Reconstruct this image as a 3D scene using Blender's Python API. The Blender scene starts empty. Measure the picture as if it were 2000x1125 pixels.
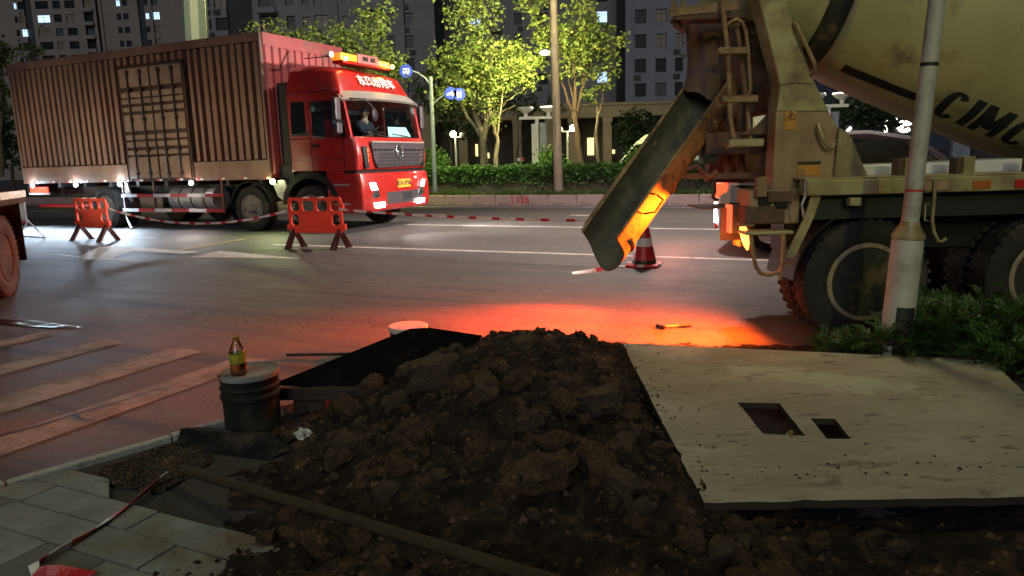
import bpy, bmesh, math, random
from mathutils import Vector, Matrix, noise
sc = bpy.context.scene
COL = sc.collection
R = math.radians
random.seed(7)
# ------------------------------------------------------------------ camera, sky, lights
cam_d = bpy.data.cameras.new('camera')
cam = bpy.data.objects.new('camera', cam_d); COL.objects.link(cam)
cam_d.sensor_width = 36; cam_d.lens = 25.02; cam_d.clip_start = .05; cam_d.clip_end = 2000
pitch, roll = math.atan(252/1390), .028
cam.matrix_world = Matrix.Translation((0, 0, 1.6)) @ Matrix.Rotation(R(90)-pitch, 4, 'X') @ Matrix.Rotation(-roll, 4, 'Z')
sc.camera = cam
world = bpy.data.worlds.new('World'); sc.world = world; world.use_nodes = True
bg = world.node_tree.nodes['Background']
bg.inputs[0].default_value = (.62, .68, 1, 1); bg.inputs[1].default_value = .018
sc.view_settings.view_transform = 'Standard'; sc.view_settings.look = 'None'
sc.view_settings.exposure = 0; sc.view_settings.gamma = 1
sc.render.engine = 'CYCLES'
sc.cycles.use_denoising = True
sc.cycles.max_bounces = 6; sc.cycles.sample_clamp_indirect = 4

def light(kind, name, loc, power, col, aim=None, size=.3, cone=90, blend=.4, sizey=None):
    d = bpy.data.lights.new(name, kind); d.energy = power; d.color = col
    o = bpy.data.objects.new(name, d); COL.objects.link(o); o.location = loc
    if kind == 'AREA':
        d.size = size
        if sizey: d.shape = 'RECTANGLE'; d.size_y = sizey
    else: d.shadow_soft_size = size
    if kind == 'SPOT': d.spot_size = R(cone); d.spot_blend = blend
    if aim is not None:
        o.rotation_euler = (Vector(aim)-Vector(loc)).to_track_quat('-Z', 'Y').to_euler()
    return o
sun = light('SUN', 'city_glow', (0, -20, 30), .52, (.95, .93, 1), aim=(6, 20, 12)); sun.data.angle = R(25)
# street lamps of the site: one over the road, one on the near pole, one behind the camera, one at the far left
light('SPOT', 'road_lamp', (3.5, 16.5, 9), 6400, (1, .82, .74), aim=(1.5, 16.5, 0), cone=120, blend=.9)
light('SPOT', 'near_pole_lamp', (3.05, 6.2, 8.6), 560, (1, .97, .55), aim=(.6, 3.6, 0), cone=100, blend=.8, size=.2)
light('SPOT', 'yard_flood_lamp', (3.2, -5.5, 4.2), 560, (1, .96, .17), aim=(4.0, 6.2, 3.2), cone=44, blend=.5, size=.15)
light('SPOT', 'pavement_lamp', (-5.5, -2.5, 6), 380, (1, .98, .62), aim=(-3.0, 4.4, 0), cone=84, blend=.8, size=.25)
for u_, v_, au, pw in ((-25.5, 4.6, -20.6, 2100), (-21.5, 4.2, -17.3, 1900), (-17.8, 4.4, -14.0, 1500)):   # added roadside spots that light the cargo box side
    a_ = (u_*math.cos(R(25))+v_*math.sin(R(25)), -u_*math.sin(R(25))+v_*math.cos(R(25)), 1.1)
    c_ = (au*math.cos(R(25))+13.4*math.sin(R(25)), -au*math.sin(R(25))+13.4*math.cos(R(25)), 2.25)
    light('SPOT', 'box_side_flood', a_, pw, (1, .83, .46), aim=c_, cone=30, blend=1, size=.12)
light('SPOT', 'median_lamp', (0.7473, 25.4, 5.009), 3000, (1, .88, .27), aim=(0.0668, 30, 6.085), cone=165, blend=.5, size=.2)
light('SPOT', 'crown_fill_right', (1.707, 21.5, 6.859), 1500, (1, .93, .45), aim=(2.647, 29, 4.709), cone=110, blend=.6, size=.2)  # extra spot added to brighten the right tree crown and the pole
light('SPOT', 'crown_fill_left', (-1.544, 23, 8.473), 3000, (.97, 1, .5), aim=(-1.979, 29, 4.834), cone=100, blend=.6, size=.2)  # extra spot added to brighten the left tree crown
light('SPOT', 'cab_front_lamp', (8.2, 15.2, 5.0), 11500, (1, .9, .84), aim=(-2.6, 17.8, 2), cone=40, blend=.8, size=.3)
light('SPOT', 'left_tree_lamp', (-9, 22.5, 9.0), 3400, (1, .9, .35), aim=(-8, 29, 6.5), cone=130, blend=.7, size=.3)

# ------------------------------------------------------------------ materials
def pmat(name, c1, c2=None, scale=6, rough=.6, metal=0, bump=0, bscale=None, dirt=None, dscale=2, dlo=.5, dhi=.65, emit=None, estr=1, detail=6, spec=.5, stretch=None, coat=0, rvar=0, splash=None, dgrad=None, bdist=.02):
    m = bpy.data.materials.new(name); m.use_nodes = True
    nt = m.node_tree; N = nt.nodes; L = nt.links; b = N['Principled BSDF']
    b.inputs['Roughness'].default_value = rough; b.inputs['Metallic'].default_value = metal
    b.inputs['Specular IOR Level'].default_value = spec
    if coat: b.inputs['Coat Weight'].default_value = coat
    if emit:
        b.inputs['Emission Color'].default_value = (*emit, 1); b.inputs['Emission Strength'].default_value = estr
    tc = N.new('ShaderNodeTexCoord'); src = tc.outputs['Object']
    if stretch:
        mp = N.new('ShaderNodeMapping'); mp.inputs['Scale'].default_value = stretch
        L.new(src, mp.inputs['Vector']); src = mp.outputs['Vector']
    def nz(s, d=detail, r=.55):
        n = N.new('ShaderNodeTexNoise'); n.inputs['Scale'].default_value = s; n.inputs['Detail'].default_value = d
        n.inputs['Roughness'].default_value = r; L.new(src, n.inputs['Vector']); return n.outputs['Fac']
    col = None
    if c2 is None: c2 = tuple(v*.72 for v in c1)
    r = N.new('ShaderNodeValToRGB'); r.color_ramp.elements[0].position = .32; r.color_ramp.elements[1].position = .68
    r.color_ramp.elements[0].color = (*c2, 1); r.color_ramp.elements[1].color = (*c1, 1)
    L.new(nz(scale), r.inputs[0]); col = r.outputs[0]
    if dirt:
        mr = N.new('ShaderNodeMapRange'); mr.inputs[1].default_value = dlo; mr.inputs[2].default_value = dhi
        if dgrad:
            ax_, g0, g1, amt = dgrad; sp = N.new('ShaderNodeSeparateXYZ'); L.new(tc.outputs['Object'], sp.inputs[0]); gr_ = N.new('ShaderNodeMapRange'); gr_.inputs[1].default_value = g0; gr_.inputs[2].default_value = g1; gr_.inputs[4].default_value = amt
            L.new(sp.outputs[ax_], gr_.inputs[0]); ad = N.new('ShaderNodeMath'); L.new(nz(dscale, 8, .65), ad.inputs[0]); L.new(gr_.outputs[0], ad.inputs[1]); L.new(ad.outputs[0], mr.inputs[0])
        else: L.new(nz(dscale, 8, .65), mr.inputs[0])
        mx = N.new('ShaderNodeMixRGB'); L.new(mr.outputs[0], mx.inputs[0]); L.new(col, mx.inputs[1]); mx.inputs[2].default_value = (*dirt, 1)
        col = mx.outputs[0]
    if splash:
        lo, rz_, sc_, c3 = splash; mp2 = N.new('ShaderNodeMapping'); mp2.vector_type = 'TEXTURE'; mp2.inputs['Location'].default_value = lo; mp2.inputs['Rotation'].default_value = (0, 0, rz_); mp2.inputs['Scale'].default_value = sc_
        L.new(tc.outputs['Object'], mp2.inputs[0]); ln = N.new('ShaderNodeVectorMath'); ln.operation = 'LENGTH'; L.new(mp2.outputs[0], ln.inputs[0])
        m1 = N.new('ShaderNodeMath'); m1.operation = 'MULTIPLY_ADD'; L.new(nz(6, 9, .7), m1.inputs[0]); m1.inputs[1].default_value = -3.2; m1.inputs[2].default_value = 2.2; m2 = N.new('ShaderNodeMath'); m2.operation = 'SUBTRACT'; L.new(m1.outputs[0], m2.inputs[1]); m2.inputs[0].default_value = 1.0
        m3 = N.new('ShaderNodeMath'); m3.operation = 'SUBTRACT'; L.new(m2.outputs[0], m3.inputs[0]); m4 = N.new('ShaderNodeMath'); m4.operation = 'MULTIPLY_ADD'; L.new(ln.outputs['Value'], m4.inputs[0]); m4.inputs[1].default_value = .9; m4.inputs[2].default_value = -.55; L.new(m4.outputs[0], m3.inputs[1])
        m5 = N.new('ShaderNodeMapRange'); m5.inputs[1].default_value = 0; m5.inputs[2].default_value = .35; m5.inputs[4].default_value = .85; L.new(m3.outputs[0], m5.inputs[0])
        mx = N.new('ShaderNodeMixRGB'); L.new(m5.outputs[0], mx.inputs[0]); L.new(col, mx.inputs[1]); mx.inputs[2].default_value = (*c3, 1); col = mx.outputs[0]
    L.new(col, b.inputs['Base Color'])
    if rvar:
        mr = N.new('ShaderNodeMapRange'); mr.inputs[3].default_value = rough-rvar; mr.inputs[4].default_value = rough+rvar
        L.new(nz(scale*.7), mr.inputs[0]); L.new(mr.outputs[0], b.inputs['Roughness'])
    if bump:
        bp = N.new('ShaderNodeBump'); bp.inputs['Strength'].default_value = bump; bp.inputs['Distance'].default_value = bdist
        L.new(nz(bscale or scale*3, 8, .65), bp.inputs['Height']); L.new(bp.outputs[0], b.inputs['Normal'])
    return m
def leafmat(name, c1, c2, trans=.35):
    m = bpy.data.materials.new(name); m.use_nodes = True
    nt = m.node_tree; N = nt.nodes; L = nt.links; b = N['Principled BSDF']; out = N['Material Output']
    tc = N.new('ShaderNodeTexCoord'); n = N.new('ShaderNodeTexNoise'); n.inputs['Scale'].default_value = 5; n.inputs['Detail'].default_value = 4
    L.new(tc.outputs['Object'], n.inputs['Vector'])
    r = N.new('ShaderNodeValToRGB'); r.color_ramp.elements[0].position = .35; r.color_ramp.elements[1].position = .65
    r.color_ramp.elements[0].color = (*c1, 1); r.color_ramp.elements[1].color = (*c2, 1); L.new(n.outputs['Fac'], r.inputs[0])
    L.new(r.outputs[0], b.inputs['Base Color']); b.inputs['Roughness'].default_value = .5
    t = N.new('ShaderNodeBsdfTranslucent'); L.new(r.outputs[0], t.inputs[0])
    mx = N.new('ShaderNodeMixShader'); mx.inputs[0].default_value = trans
    L.new(b.outputs[0], mx.inputs[1]); L.new(t.outputs[0], mx.inputs[2]); L.new(mx.outputs[0], out.inputs[0])
    return m
def glassmat(name, tint=(.75, .9, .85), refl=.12, rough=.03):
    m = bpy.data.materials.new(name); m.use_nodes = True
    nt = m.node_tree; N = nt.nodes; L = nt.links; out = N['Material Output']; N.remove(N['Principled BSDF'])
    t = N.new('ShaderNodeBsdfTransparent'); t.inputs[0].default_value = (*tint, 1)
    g = N.new('ShaderNodeBsdfGlossy'); g.inputs['Roughness'].default_value = rough
    f = N.new('ShaderNodeFresnel'); f.inputs[0].default_value = 1.5
    a = N.new('ShaderNodeMath'); a.operation = 'ADD'; a.inputs[1].default_value = refl; a.use_clamp = True; L.new(f.outputs[0], a.inputs[0])
    mx = N.new('ShaderNodeMixShader'); L.new(a.outputs[0], mx.inputs[0]); L.new(t.outputs[0], mx.inputs[1]); L.new(g.outputs[0], mx.inputs[2])
    L.new(mx.outputs[0], out.inputs[0]); return m
def asphalt():
    m = bpy.data.materials.new('asphalt'); m.use_nodes = True
    nt = m.node_tree; N = nt.nodes; L = nt.links; b = N['Principled BSDF']
    tc = N.new('ShaderNodeTexCoord'); src = tc.outputs['Object']
    def nz(s, d=8, r=.6, sc3=None):
        n = N.new('ShaderNodeTexNoise'); n.inputs['Scale'].default_value = s; n.inputs['Detail'].default_value = d; n.inputs['Roughness'].default_value = r
        if sc3:
            mp = N.new('ShaderNodeMapping'); mp.inputs['Scale'].default_value = sc3; L.new(src, mp.inputs[0]); L.new(mp.outputs[0], n.inputs[0])
        else: L.new(src, n.inputs[0])
        return n.outputs['Fac']
    def ramp(f, p0, c0, p1, c1):
        r = N.new('ShaderNodeValToRGB'); e = r.color_ramp.elements
        e[0].position = p0; e[0].color = (*c0, 1); e[1].position = p1; e[1].color = (*c1, 1); L.new(f, r.inputs[0]); return r.outputs[0]
    def mix(f, a, c, mode='MIX'):
        x = N.new('ShaderNodeMixRGB'); x.blend_type = mode
        if isinstance(f, float): x.inputs[0].default_value = f
        else: L.new(f, x.inputs[0])
        L.new(a, x.inputs[1])
        if isinstance(c, tuple): x.inputs[2].default_value = (*c, 1)
        else: L.new(c, x.inputs[2])
        return x.outputs[0]
    base = ramp(nz(.35, 6, .6, (.35, 1, 1)), .3, (.068, .064, .062), .7, (.112, .106, .100))
    fine = ramp(nz(60, 4, .8), .36, (.35, .35, .35), .66, (1.7, 1.7, 1.66))
    c = mix(.9, base, fine, 'MULTIPLY')
    c = mix(.8, c, ramp(nz(5.5, 7, .72), .3, (.6, .6, .6), .7, (1.35, 1.33, 1.3)), 'MULTIPLY')
    c = mix(.8, c, ramp(nz(19, 5, .75), .34, (.68, .68, .68), .66, (1.34, 1.33, 1.32)), 'MULTIPLY')
    # earth dust tracked over the lane beside the dig, and drag streaks along the lane
    sx = N.new('ShaderNodeSeparateXYZ'); L.new(src, sx.inputs[0])
    def rng(o, a0, a1, b0=0, b1=1):
        r = N.new('ShaderNodeMapRange'); r.inputs[1].default_value = a0; r.inputs[2].default_value = a1; r.inputs[3].default_value = b0; r.inputs[4].default_value = b1
        L.new(o, r.inputs[0]); return r.outputs[0]
    def mul(a, bb):
        q = N.new('ShaderNodeMath'); q.operation = 'MULTIPLY'; L.new(a, q.inputs[0]); L.new(bb, q.inputs[1]); return q.outputs[0]
    near = rng(sx.outputs[1], 8.6, 4.4)
    dust = mul(near, rng(nz(1.3, 9, .68, (.7, 1, 1)), .36, .66))
    c = mix(dust, c, (.125, .088, .062))
    streak = mul(rng(nz(1.0, 8, .6, (.16, 3.2, 1)), .52, .66), rng(sx.outputs[1], 16, 8))
    c = mix(streak, c, (.05, .047, .046))
    spots = rng(nz(7, 3, .5), .70, .76)
    c = mix(spots, c, (.03, .03, .03))
    L.new(c, b.inputs['Base Color'])
    rr = N.new('ShaderNodeMapRange'); rr.inputs[3].default_value = .48; rr.inputs[4].default_value = .82; L.new(nz(.9, 6), rr.inputs[0]); L.new(rr.outputs[0], b.inputs['Roughness'])
    bp = N.new('ShaderNodeBump'); bp.inputs['Strength'].default_value = .5; bp.inputs['Distance'].default_value = .008
    L.new(nz(80, 4, .7), bp.inputs['Height']); L.new(bp.outputs[0], b.inputs['Normal'])
    return m
M = {}
M['asphalt'] = asphalt()
M['paint'] = pmat('road_paint', (.62, .61, .58), (.46, .45, .43), 3, .7, dirt=(.13, .12, .11), dscale=5, dlo=.52, dhi=.68, bump=.2, bscale=60)
M['worn'] = pmat('worn_road_paint', (.31, .305, .265), (.23, .225, .195), 2.2, .8, dirt=(.11, .098, .08), dscale=3.0, dlo=.44, dhi=.68, spec=.2, bump=.25, bscale=70)
M['crack'] = pmat('tar_seal', (.028, .027, .027), (.02, .02, .02), 8, .6)
M['yellow_paint'] = pmat('yellow_road_paint', (.45, .38, .06), (.25, .22, .06), 4, .7, dirt=(.10, .095, .08), dscale=4, dlo=.45, dhi=.6)
M['slab'] = pmat('paving_slab', (.235, .25, .235), (.145, .155, .142), 5, .8, bump=.6, bscale=45, dirt=(.105, .068, .036), dscale=3.1, dlo=.55, dhi=.80, dgrad=(0, -2.75, -2.2, .22))
M['slab_dark'] = pmat('paving_slab_dark', (.14, .14, .125), (.10, .10, .09), 4, .8, bump=.45, bscale=45, dirt=(.13, .085, .045), dscale=2.1, dlo=.55, dhi=.75)
M['granite'] = pmat('granite_kerb', (.40, .40, .37), (.26, .26, .24), 30, .75, bump=.3, bscale=60, dirt=(.12, .09, .06), dscale=3)
M['far_kerb'] = pmat('far_kerb', (.40, .30, .285), (.29, .21, .20), 3, .8, bump=.3, bscale=30, dirt=(.14, .11, .10), dscale=1.5)
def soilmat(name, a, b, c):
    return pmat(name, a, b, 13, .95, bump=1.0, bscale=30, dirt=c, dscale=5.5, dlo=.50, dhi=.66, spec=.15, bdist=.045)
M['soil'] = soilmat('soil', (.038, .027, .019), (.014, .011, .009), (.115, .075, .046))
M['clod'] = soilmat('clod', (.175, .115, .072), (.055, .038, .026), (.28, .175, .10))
M['clod_pale'] = soilmat('clod_pale', (.20, .15, .105), (.085, .064, .047), (.27, .18, .11))
M['gravel'] = pmat('fine_gravel', (.085, .075, .066), (.03, .027, .024), 70, .95, bump=1, bscale=90)
M['board'] = pmat('shuttering_board', (.355, .345, .26), (.245, .23, .165), 3.4, .85, bump=.5, bscale=26, dirt=(.12, .10, .068), dscale=7, dlo=.55, dhi=.70, stretch=(.7, 1.5, 1), splash=((.02, .48, 0), R(-33), (.62, .17, 1), (.40, .44, .33)))
M['board_mark'] = pmat('board_stain', (.10, .085, .06), (.05, .045, .03), 12, .9)
M['box_side'] = pmat('dusty_red_steel', (.195, .105, .072), (.125, .052, .037), 2.2, .45, bump=.15, bscale=6, dirt=(.20, .14, .092), dscale=1.4, dlo=.48, dhi=.75, stretch=(1, 1, .35))
M['box_groove'] = pmat('shaded_red_steel', (.040, .014, .011), (.022, .009, .008), 3, .8)  # red steel with the shade between ribs and door panels painted in
M['box_front'] = pmat('red_steel', (.50, .12, .115), (.40, .09, .085), 1.6, .5, dirt=(.25, .12, .10), dscale=1.5)
M['box_door'] = pmat('dusty_door_steel', (.215, .145, .095), (.15, .085, .058), 2.5, .6, bump=.25, bscale=5, dirt=(.20, .09, .06), dscale=1.8, dlo=.52, dhi=.7)
M['cab_red'] = pmat('cab_red_paint', (.32, .014, .010), (.27, .011, .008), 2, .28, coat=.5, dirt=(.15, .035, .025), dscale=1.6, dlo=.5, dhi=.85)
M['dark_steel'] = pmat('dark_steel', (.04, .04, .042), (.022, .022, .024), 8, .55, metal=.3, spec=.25, bump=.1)
M['black_plastic'] = pmat('black_plastic', (.018, .018, .019), (.011, .011, .012), 10, .5, spec=.22)
M['grille'] = pmat('grille_plastic', (.055, .045, .05), (.035, .03, .034), 8, .4)
M['visor'] = pmat('grey_visor', (.22, .21, .185), (.18, .17, .15), 5, .5)
M['chrome'] = pmat('chrome', (.75, .75, .76), (.6, .6, .62), 6, .18, metal=1)
M['steel'] = pmat('galvanised_steel', (.42, .43, .44), (.30, .31, .32), 7, .45, metal=.5, dirt=(.2, .18, .15), dscale=4)
M['rubber'] = pmat('tyre_rubber', (.034, .032, .030), (.019, .018, .017), 6, .85, spec=.2, bump=.2, bscale=30, dirt=(.085, .072, .056), dscale=3, dlo=.5, dhi=.75)
M['rubber_red_dust'] = pmat('dusty_tyre', (.17, .12, .105), (.085, .062, .055), 5, .85, bump=.2, dirt=(.17, .10, .085), dscale=3)
M['rim'] = pmat('dusty_rim', (.20, .19, .18), (.10, .095, .09), 6, .6, metal=.3, dirt=(.06, .05, .045), dscale=5)
M['rim_cream'] = pmat('dusty_cream_rim', (.36, .31, .20), (.20, .165, .10), 7, .65, dirt=(.09, .07, .045), dscale=4)
M['cream'] = pmat('dirty_cream_paint', (.39, .36, .18), (.27, .245, .115), 3, .5, bump=.12, bscale=12, dirt=(.15, .10, .055), dscale=3.4, dlo=.44, dhi=.66, coat=.1)
M['stand_low'] = pmat('brown_cream', (.36, .27, .15), (.27, .19, .10), 3, .65, bump=.12, bscale=12, dirt=(.15, .095, .05), dscale=2.2, dlo=.48, dhi=.72)  # browner than the cream of the plate above it
M['drum'] = pmat('drum_paint', (.43, .41, .20), (.36, .34, .165), 1.4, .45, dirt=(.20, .155, .085), dscale=2.3, dlo=.54, dhi=.70, bump=.08, bscale=4, coat=.2)
M['drum_dark'] = pmat('drum_ring_grease', (.03, .028, .022), (.015, .015, .012), 9, .6, dirt=(.12, .09, .04), dscale=5)
M['rust'] = pmat('rusty_steel', (.145, .085, .06), (.075, .042, .032), 5, .75, bump=.3, bscale=20, dirt=(.045, .03, .025), dscale=4)
M['rust_tan'] = pmat('rusty_cream_pipe', (.30, .21, .10), (.17, .105, .05), 9, .65, bump=.3, bscale=25, dirt=(.10, .055, .03), dscale=6)
M['chute_in'] = pmat('cement_caked_steel', (.10, .098, .075), (.060, .058, .045), 4, .9, bump=.5, bscale=14, dirt=(.15, .145, .11), dscale=3)
M['chute_out'] = pmat('chute_outer_paint', (.34, .22, .10), (.22, .14, .065), 5, .55, bump=.2, dirt=(.10, .07, .05), dscale=9, dlo=.46, dhi=.62)
M['cement_dark'] = pmat('cement_dark_rubber', (.16, .105, .085), (.09, .06, .048), 6, .85, bump=.5, bscale=12)
M['orange_plastic'] = pmat('orange_plastic', (.78, .075, .032), (.66, .06, .026), 4, .45, dirt=(.35, .06, .04), dscale=3, dlo=.55, dhi=.8)
M['foot'] = pmat('barrier_foot', (.10, .028, .024), (.05, .018, .016), 12, .6)
M['white'] = pmat('white_paint', (.72, .72, .70), (.62, .62, .60), 5, .5)
M['red'] = pmat('red_print', (.55, .028, .03), (.45, .022, .025), 5, .5)
M['tape_white'] = pmat('tape_white', (.70, .68, .66), (.60, .58, .56), 12, .35)
M['tape_red'] = pmat('tape_red', (.50, .03, .03), (.40, .022, .022), 12, .35)
M['pole_white'] = pmat('grey_white_pole', (.42, .42, .40), (.33, .33, .31), 4, .55, dirt=(.22, .20, .16), dscale=3, bump=.08)
M['pole_conc'] = pmat('concrete_pole', (.25, .195, .17), (.19, .145, .125), 3, .8, bump=.2)
M['pole_steel'] = pmat('grey_steel_post', (.15, .19, .23), (.115, .145, .18), 2, .5)
M['sign_blue'] = pmat('sign_blue', (.03, .06, .55), (.025, .05, .48), 5, .35)
M['sign_white'] = pmat('sign_white', (.8, .85, .9), (.75, .8, .86), 5, .35)
M['bark'] = pmat('grey_bark', (.15, .125, .095), (.09, .072, .055), 8, .9, bump=.6, bscale=22, stretch=(1, 1, .3))
M['bark_pale'] = pmat('pale_bark', (.20, .165, .135), (.13, .105, .085), 8, .9, bump=.6, bscale=22, stretch=(1, 1, .3))
M['bark_red'] = pmat('ruddy_bark', (.060, .036, .031), (.04, .024, .02), 8, .9, bump=.6, bscale=22, stretch=(1, 1, .3))
M['bark_dark'] = pmat('dark_bark', (.065, .055, .048), (.04, .034, .03), 8, .9, bump=.6, bscale=22)
M['leaf'] = leafmat('street_tree_leaf', (.060, .110, .024), (.185, .215, .058))
M['leaf_dry'] = leafmat('yellowing_leaf', (.14, .15, .035), (.20, .19, .05))
M['leaf_hedge'] = leafmat('hedge_leaf', (.045, .125, .026), (.085, .175, .038))
M['leaf_dark'] = leafmat('dark_leaf', (.020, .045, .016), (.035, .065, .022))
M['leaf_shrub'] = leafmat('shrub_leaf', (.036, .092, .022), (.062, .130, .032))
M['grass'] = leafmat('grass_blade', (.06, .12, .025), (.11, .16, .04))
M['earth_dark'] = pmat('dark_earth', (.05, .042, .032), (.03, .026, .02), 5, .95, bump=.5)
M['verge'] = pmat('verge_soil', (.055, .085, .028), (.035, .045, .018), 4, .95, bump=.5)
M['lawn'] = pmat('lawn_floor', (.035, .055, .02), (.025, .035, .015), 3, .95, bump=.5)
M['tower_beige'] = pmat('tower_beige_tile', (.30, .265, .225), (.25, .22, .185), .4, .8)
M['tower_grey'] = pmat('tower_grey_tile', (.27, .26, .265), (.22, .215, .22), .4, .8)
M['tower_blue'] = pmat('tower_blue_grey', (.25, .265, .31), (.20, .215, .26), .4, .8)
M['tower_dark'] = pmat('tower_dark_recess', (.06, .06, .065), (.045, .045, .05), .5, .8)
M['win_dark'] = pmat('dark_window_glass', (.018, .020, .034), (.010, .011, .02), .7, .22)
M['win_lit'] = pmat('lit_window_glass', (.2, .3, .5), (.1, .15, .25), 1.1, .3, emit=(.50, .74, 1), estr=1.7)
M['win_dim'] = pmat('dim_window_glass', (.05, .05, .06), (.02, .02, .03), 1.3, .3, emit=(.75, .62, .42), estr=.045)
M['win_blue'] = pmat('blinds_window_glass', (.08, .09, .12), (.04, .045, .06), 1.6, .4)
M['win_frame'] = pmat('window_frame', (.035, .035, .042), (.028, .028, .034), 2, .6)
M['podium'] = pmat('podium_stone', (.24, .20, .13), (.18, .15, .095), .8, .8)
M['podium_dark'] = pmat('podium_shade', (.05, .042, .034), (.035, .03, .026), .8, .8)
M['warm_lit'] = pmat('warm_lit_glass', (.4, .3, .1), (.3, .2, .08), 1, .4, emit=(1, .78, .34), estr=1.6)
M['lamp_warm'] = pmat('lamp_globe_lit', (.9, .85, .7), None, 1, .4, emit=(1, .86, .50), estr=26)
M['lamp_off'] = pmat('lamp_globe_off', (.55, .55, .52), (.45, .45, .43), 3, .25)
M['lamp_white'] = pmat('lamp_white_lit', (.9, .9, .9), None, 1, .4, emit=(1, .93, .80), estr=5)
M['lamp_cool'] = pmat('lamp_cool_lit', (.9, .9, .9), None, 1, .4, emit=(.72, .85, 1), estr=4)
M['head_lit'] = pmat('headlight_lit', (.9, .9, .9), None, 1, .3, emit=(1, .90, .88), estr=14)
M['marker_blue'] = pmat('marker_lamp_cool', (.9, .9, .9), None, 1, .3, emit=(.72, .86, 1), estr=40)
M['marker_yellow'] = pmat('marker_lamp_yellow', (.9, .9, .7), None, 1, .3, emit=(.85, 1, .38), estr=26)
M['amber_lit'] = pmat('amber_lamp_lit', (.9, .4, .05), None, 1, .3, emit=(1, .27, .015), estr=.9)
M['amber_hot'] = pmat('amber_bulb_lit', (.9, .6, .1), None, 1, .3, emit=(1, .52, .10), estr=22)
M['tail_red'] = pmat('tail_lamp_lit', (.7, .03, .02), None, 1, .3, emit=(1, .06, .02), estr=3.2)
M['tail_amber'] = pmat('turn_lamp_lit', (.9, .3, .05), None, 1, .3, emit=(1, .22, .03), estr=9)
M['refl_red'] = pmat('red_reflector', (.5, .03, .025), (.4, .025, .02), 3, .3)
M['refl_orange'] = pmat('orange_reflector', (.45, .13, .02), (.3, .09, .02), 5, .35)
M['plate_yellow'] = pmat('plate_yellow', (.70, .36, .03), (.6, .3, .03), 3, .4)
M['ink'] = pmat('black_ink', (.016, .018, .022), (.012, .013, .016), 5, .5)
M['letter_white'] = pmat('letter_white', (.72, .68, .66), (.6, .56, .54), 6, .4)
M['sticker'] = pmat('orange_sticker', (.52, .23, .03), (.42, .18, .03), 5, .5, dirt=(.25, .15, .06), dscale=6)
M['glass'] = glassmat('windscreen_glass', (.72, .86, .84), .05)
M['car_glass'] = glassmat('car_glass', (.35, .40, .40), .10)
M['black_glass'] = pmat('black_glass', (.012, .014, .016), (.010, .012, .014), 3, .06, coat=.5)
M['skin'] = pmat('skin', (.42, .25, .18), (.38, .22, .16), 6, .6)
M['hair'] = pmat('black_hair', (.015, .013, .012), (.01, .009, .009), 20, .6)
M['jacket'] = pmat('dark_jacket', (.025, .03, .045), (.018, .02, .03), 9, .85)
M['paper'] = pmat('white_paper', (.55, .70, .78), (.5, .65, .72), 6, .7)
M['car_silver'] = pmat('silver_car_paint', (.74, .69, .67), (.70, .65, .63), 2, .3, metal=0, coat=.6)
M['van_white'] = pmat('white_van_paint', (.62, .66, .64), (.55, .59, .57), 2, .4)
M['bucket'] = pmat('grimy_bucket', (.028, .030, .025), (.014, .015, .013), 6, .55, bump=.15, dirt=(.06, .05, .036), dscale=5, dlo=.52, dhi=.7, spec=.12)
M['bucket_lid'] = pmat('bucket_lid', (.28, .28, .26), (.18, .18, .165), 6, .5, dirt=(.11, .09, .068), dscale=5)
M['lid_white'] = pmat('white_lid', (.55, .53, .50), (.45, .43, .40), 6, .55, dirt=(.25, .20, .16), dscale=5)
M['bottle'] = glassmat('bottle_plastic', (.95, .96, .95), .06, .08)
M['tea'] = pmat('orange_tea', (.52, .16, .016), (.44, .12, .012), 3, .15)
M['label_green'] = pmat('green_yellow_label', (.30, .36, .03), (.20, .30, .03), 14, .5)
M['label_yellow'] = pmat('yellow_label', (.50, .40, .03), None, 14, .5)
M['cap'] = pmat('yellow_brown_cap', (.32, .17, .03), None, 8, .5)
M['black_rubber'] = pmat('black_rubber', (.011, .012, .012), (.007, .007, .008), 7, .8, spec=.12, bump=.25, bscale=20, dirt=(.05, .042, .034), dscale=5)
M['dark_sheet'] = pmat('tar_black_sheet', (.008, .007, .007), (.005, .005, .005), 5, .95, spec=.03, bump=.2, dirt=(.02, .015, .012), dscale=4)
M['timber_dark'] = pmat('wet_timber', (.045, .033, .022), (.026, .019, .013), 5, .85, bump=.4, bscale=20, stretch=(1, 6, 6))
M['timber_pole'] = pmat('dirty_timber_pole', (.060, .047, .027), (.035, .027, .017), 8, .85, spec=.15, bump=.4, bscale=26, dirt=(.055, .04, .026), dscale=5, dlo=.5, dhi=.7)
M['plastic_white'] = pmat('crumpled_plastic', (.52, .52, .48), (.4, .4, .37), 8, .35)
M['handle_orange'] = pmat('hammer_handle', (.60, .32, .05), (.5, .25, .04), 5, .45)
M['bag_silver'] = pmat('wrapper_silver', (.50, .56, .48), (.36, .42, .34), 8, .25, metal=.3)
M['water'] = pmat('wet_film', (.012, .011, .011), (.008, .008, .008), 4, .07, bump=.35, bscale=40, spec=.8)
M['panel_blue'] = pmat('blue_grey_panel', (.32, .36, .42), (.24, .27, .33), 4, .5, dirt=(.16, .17, .19), dscale=3)

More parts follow.
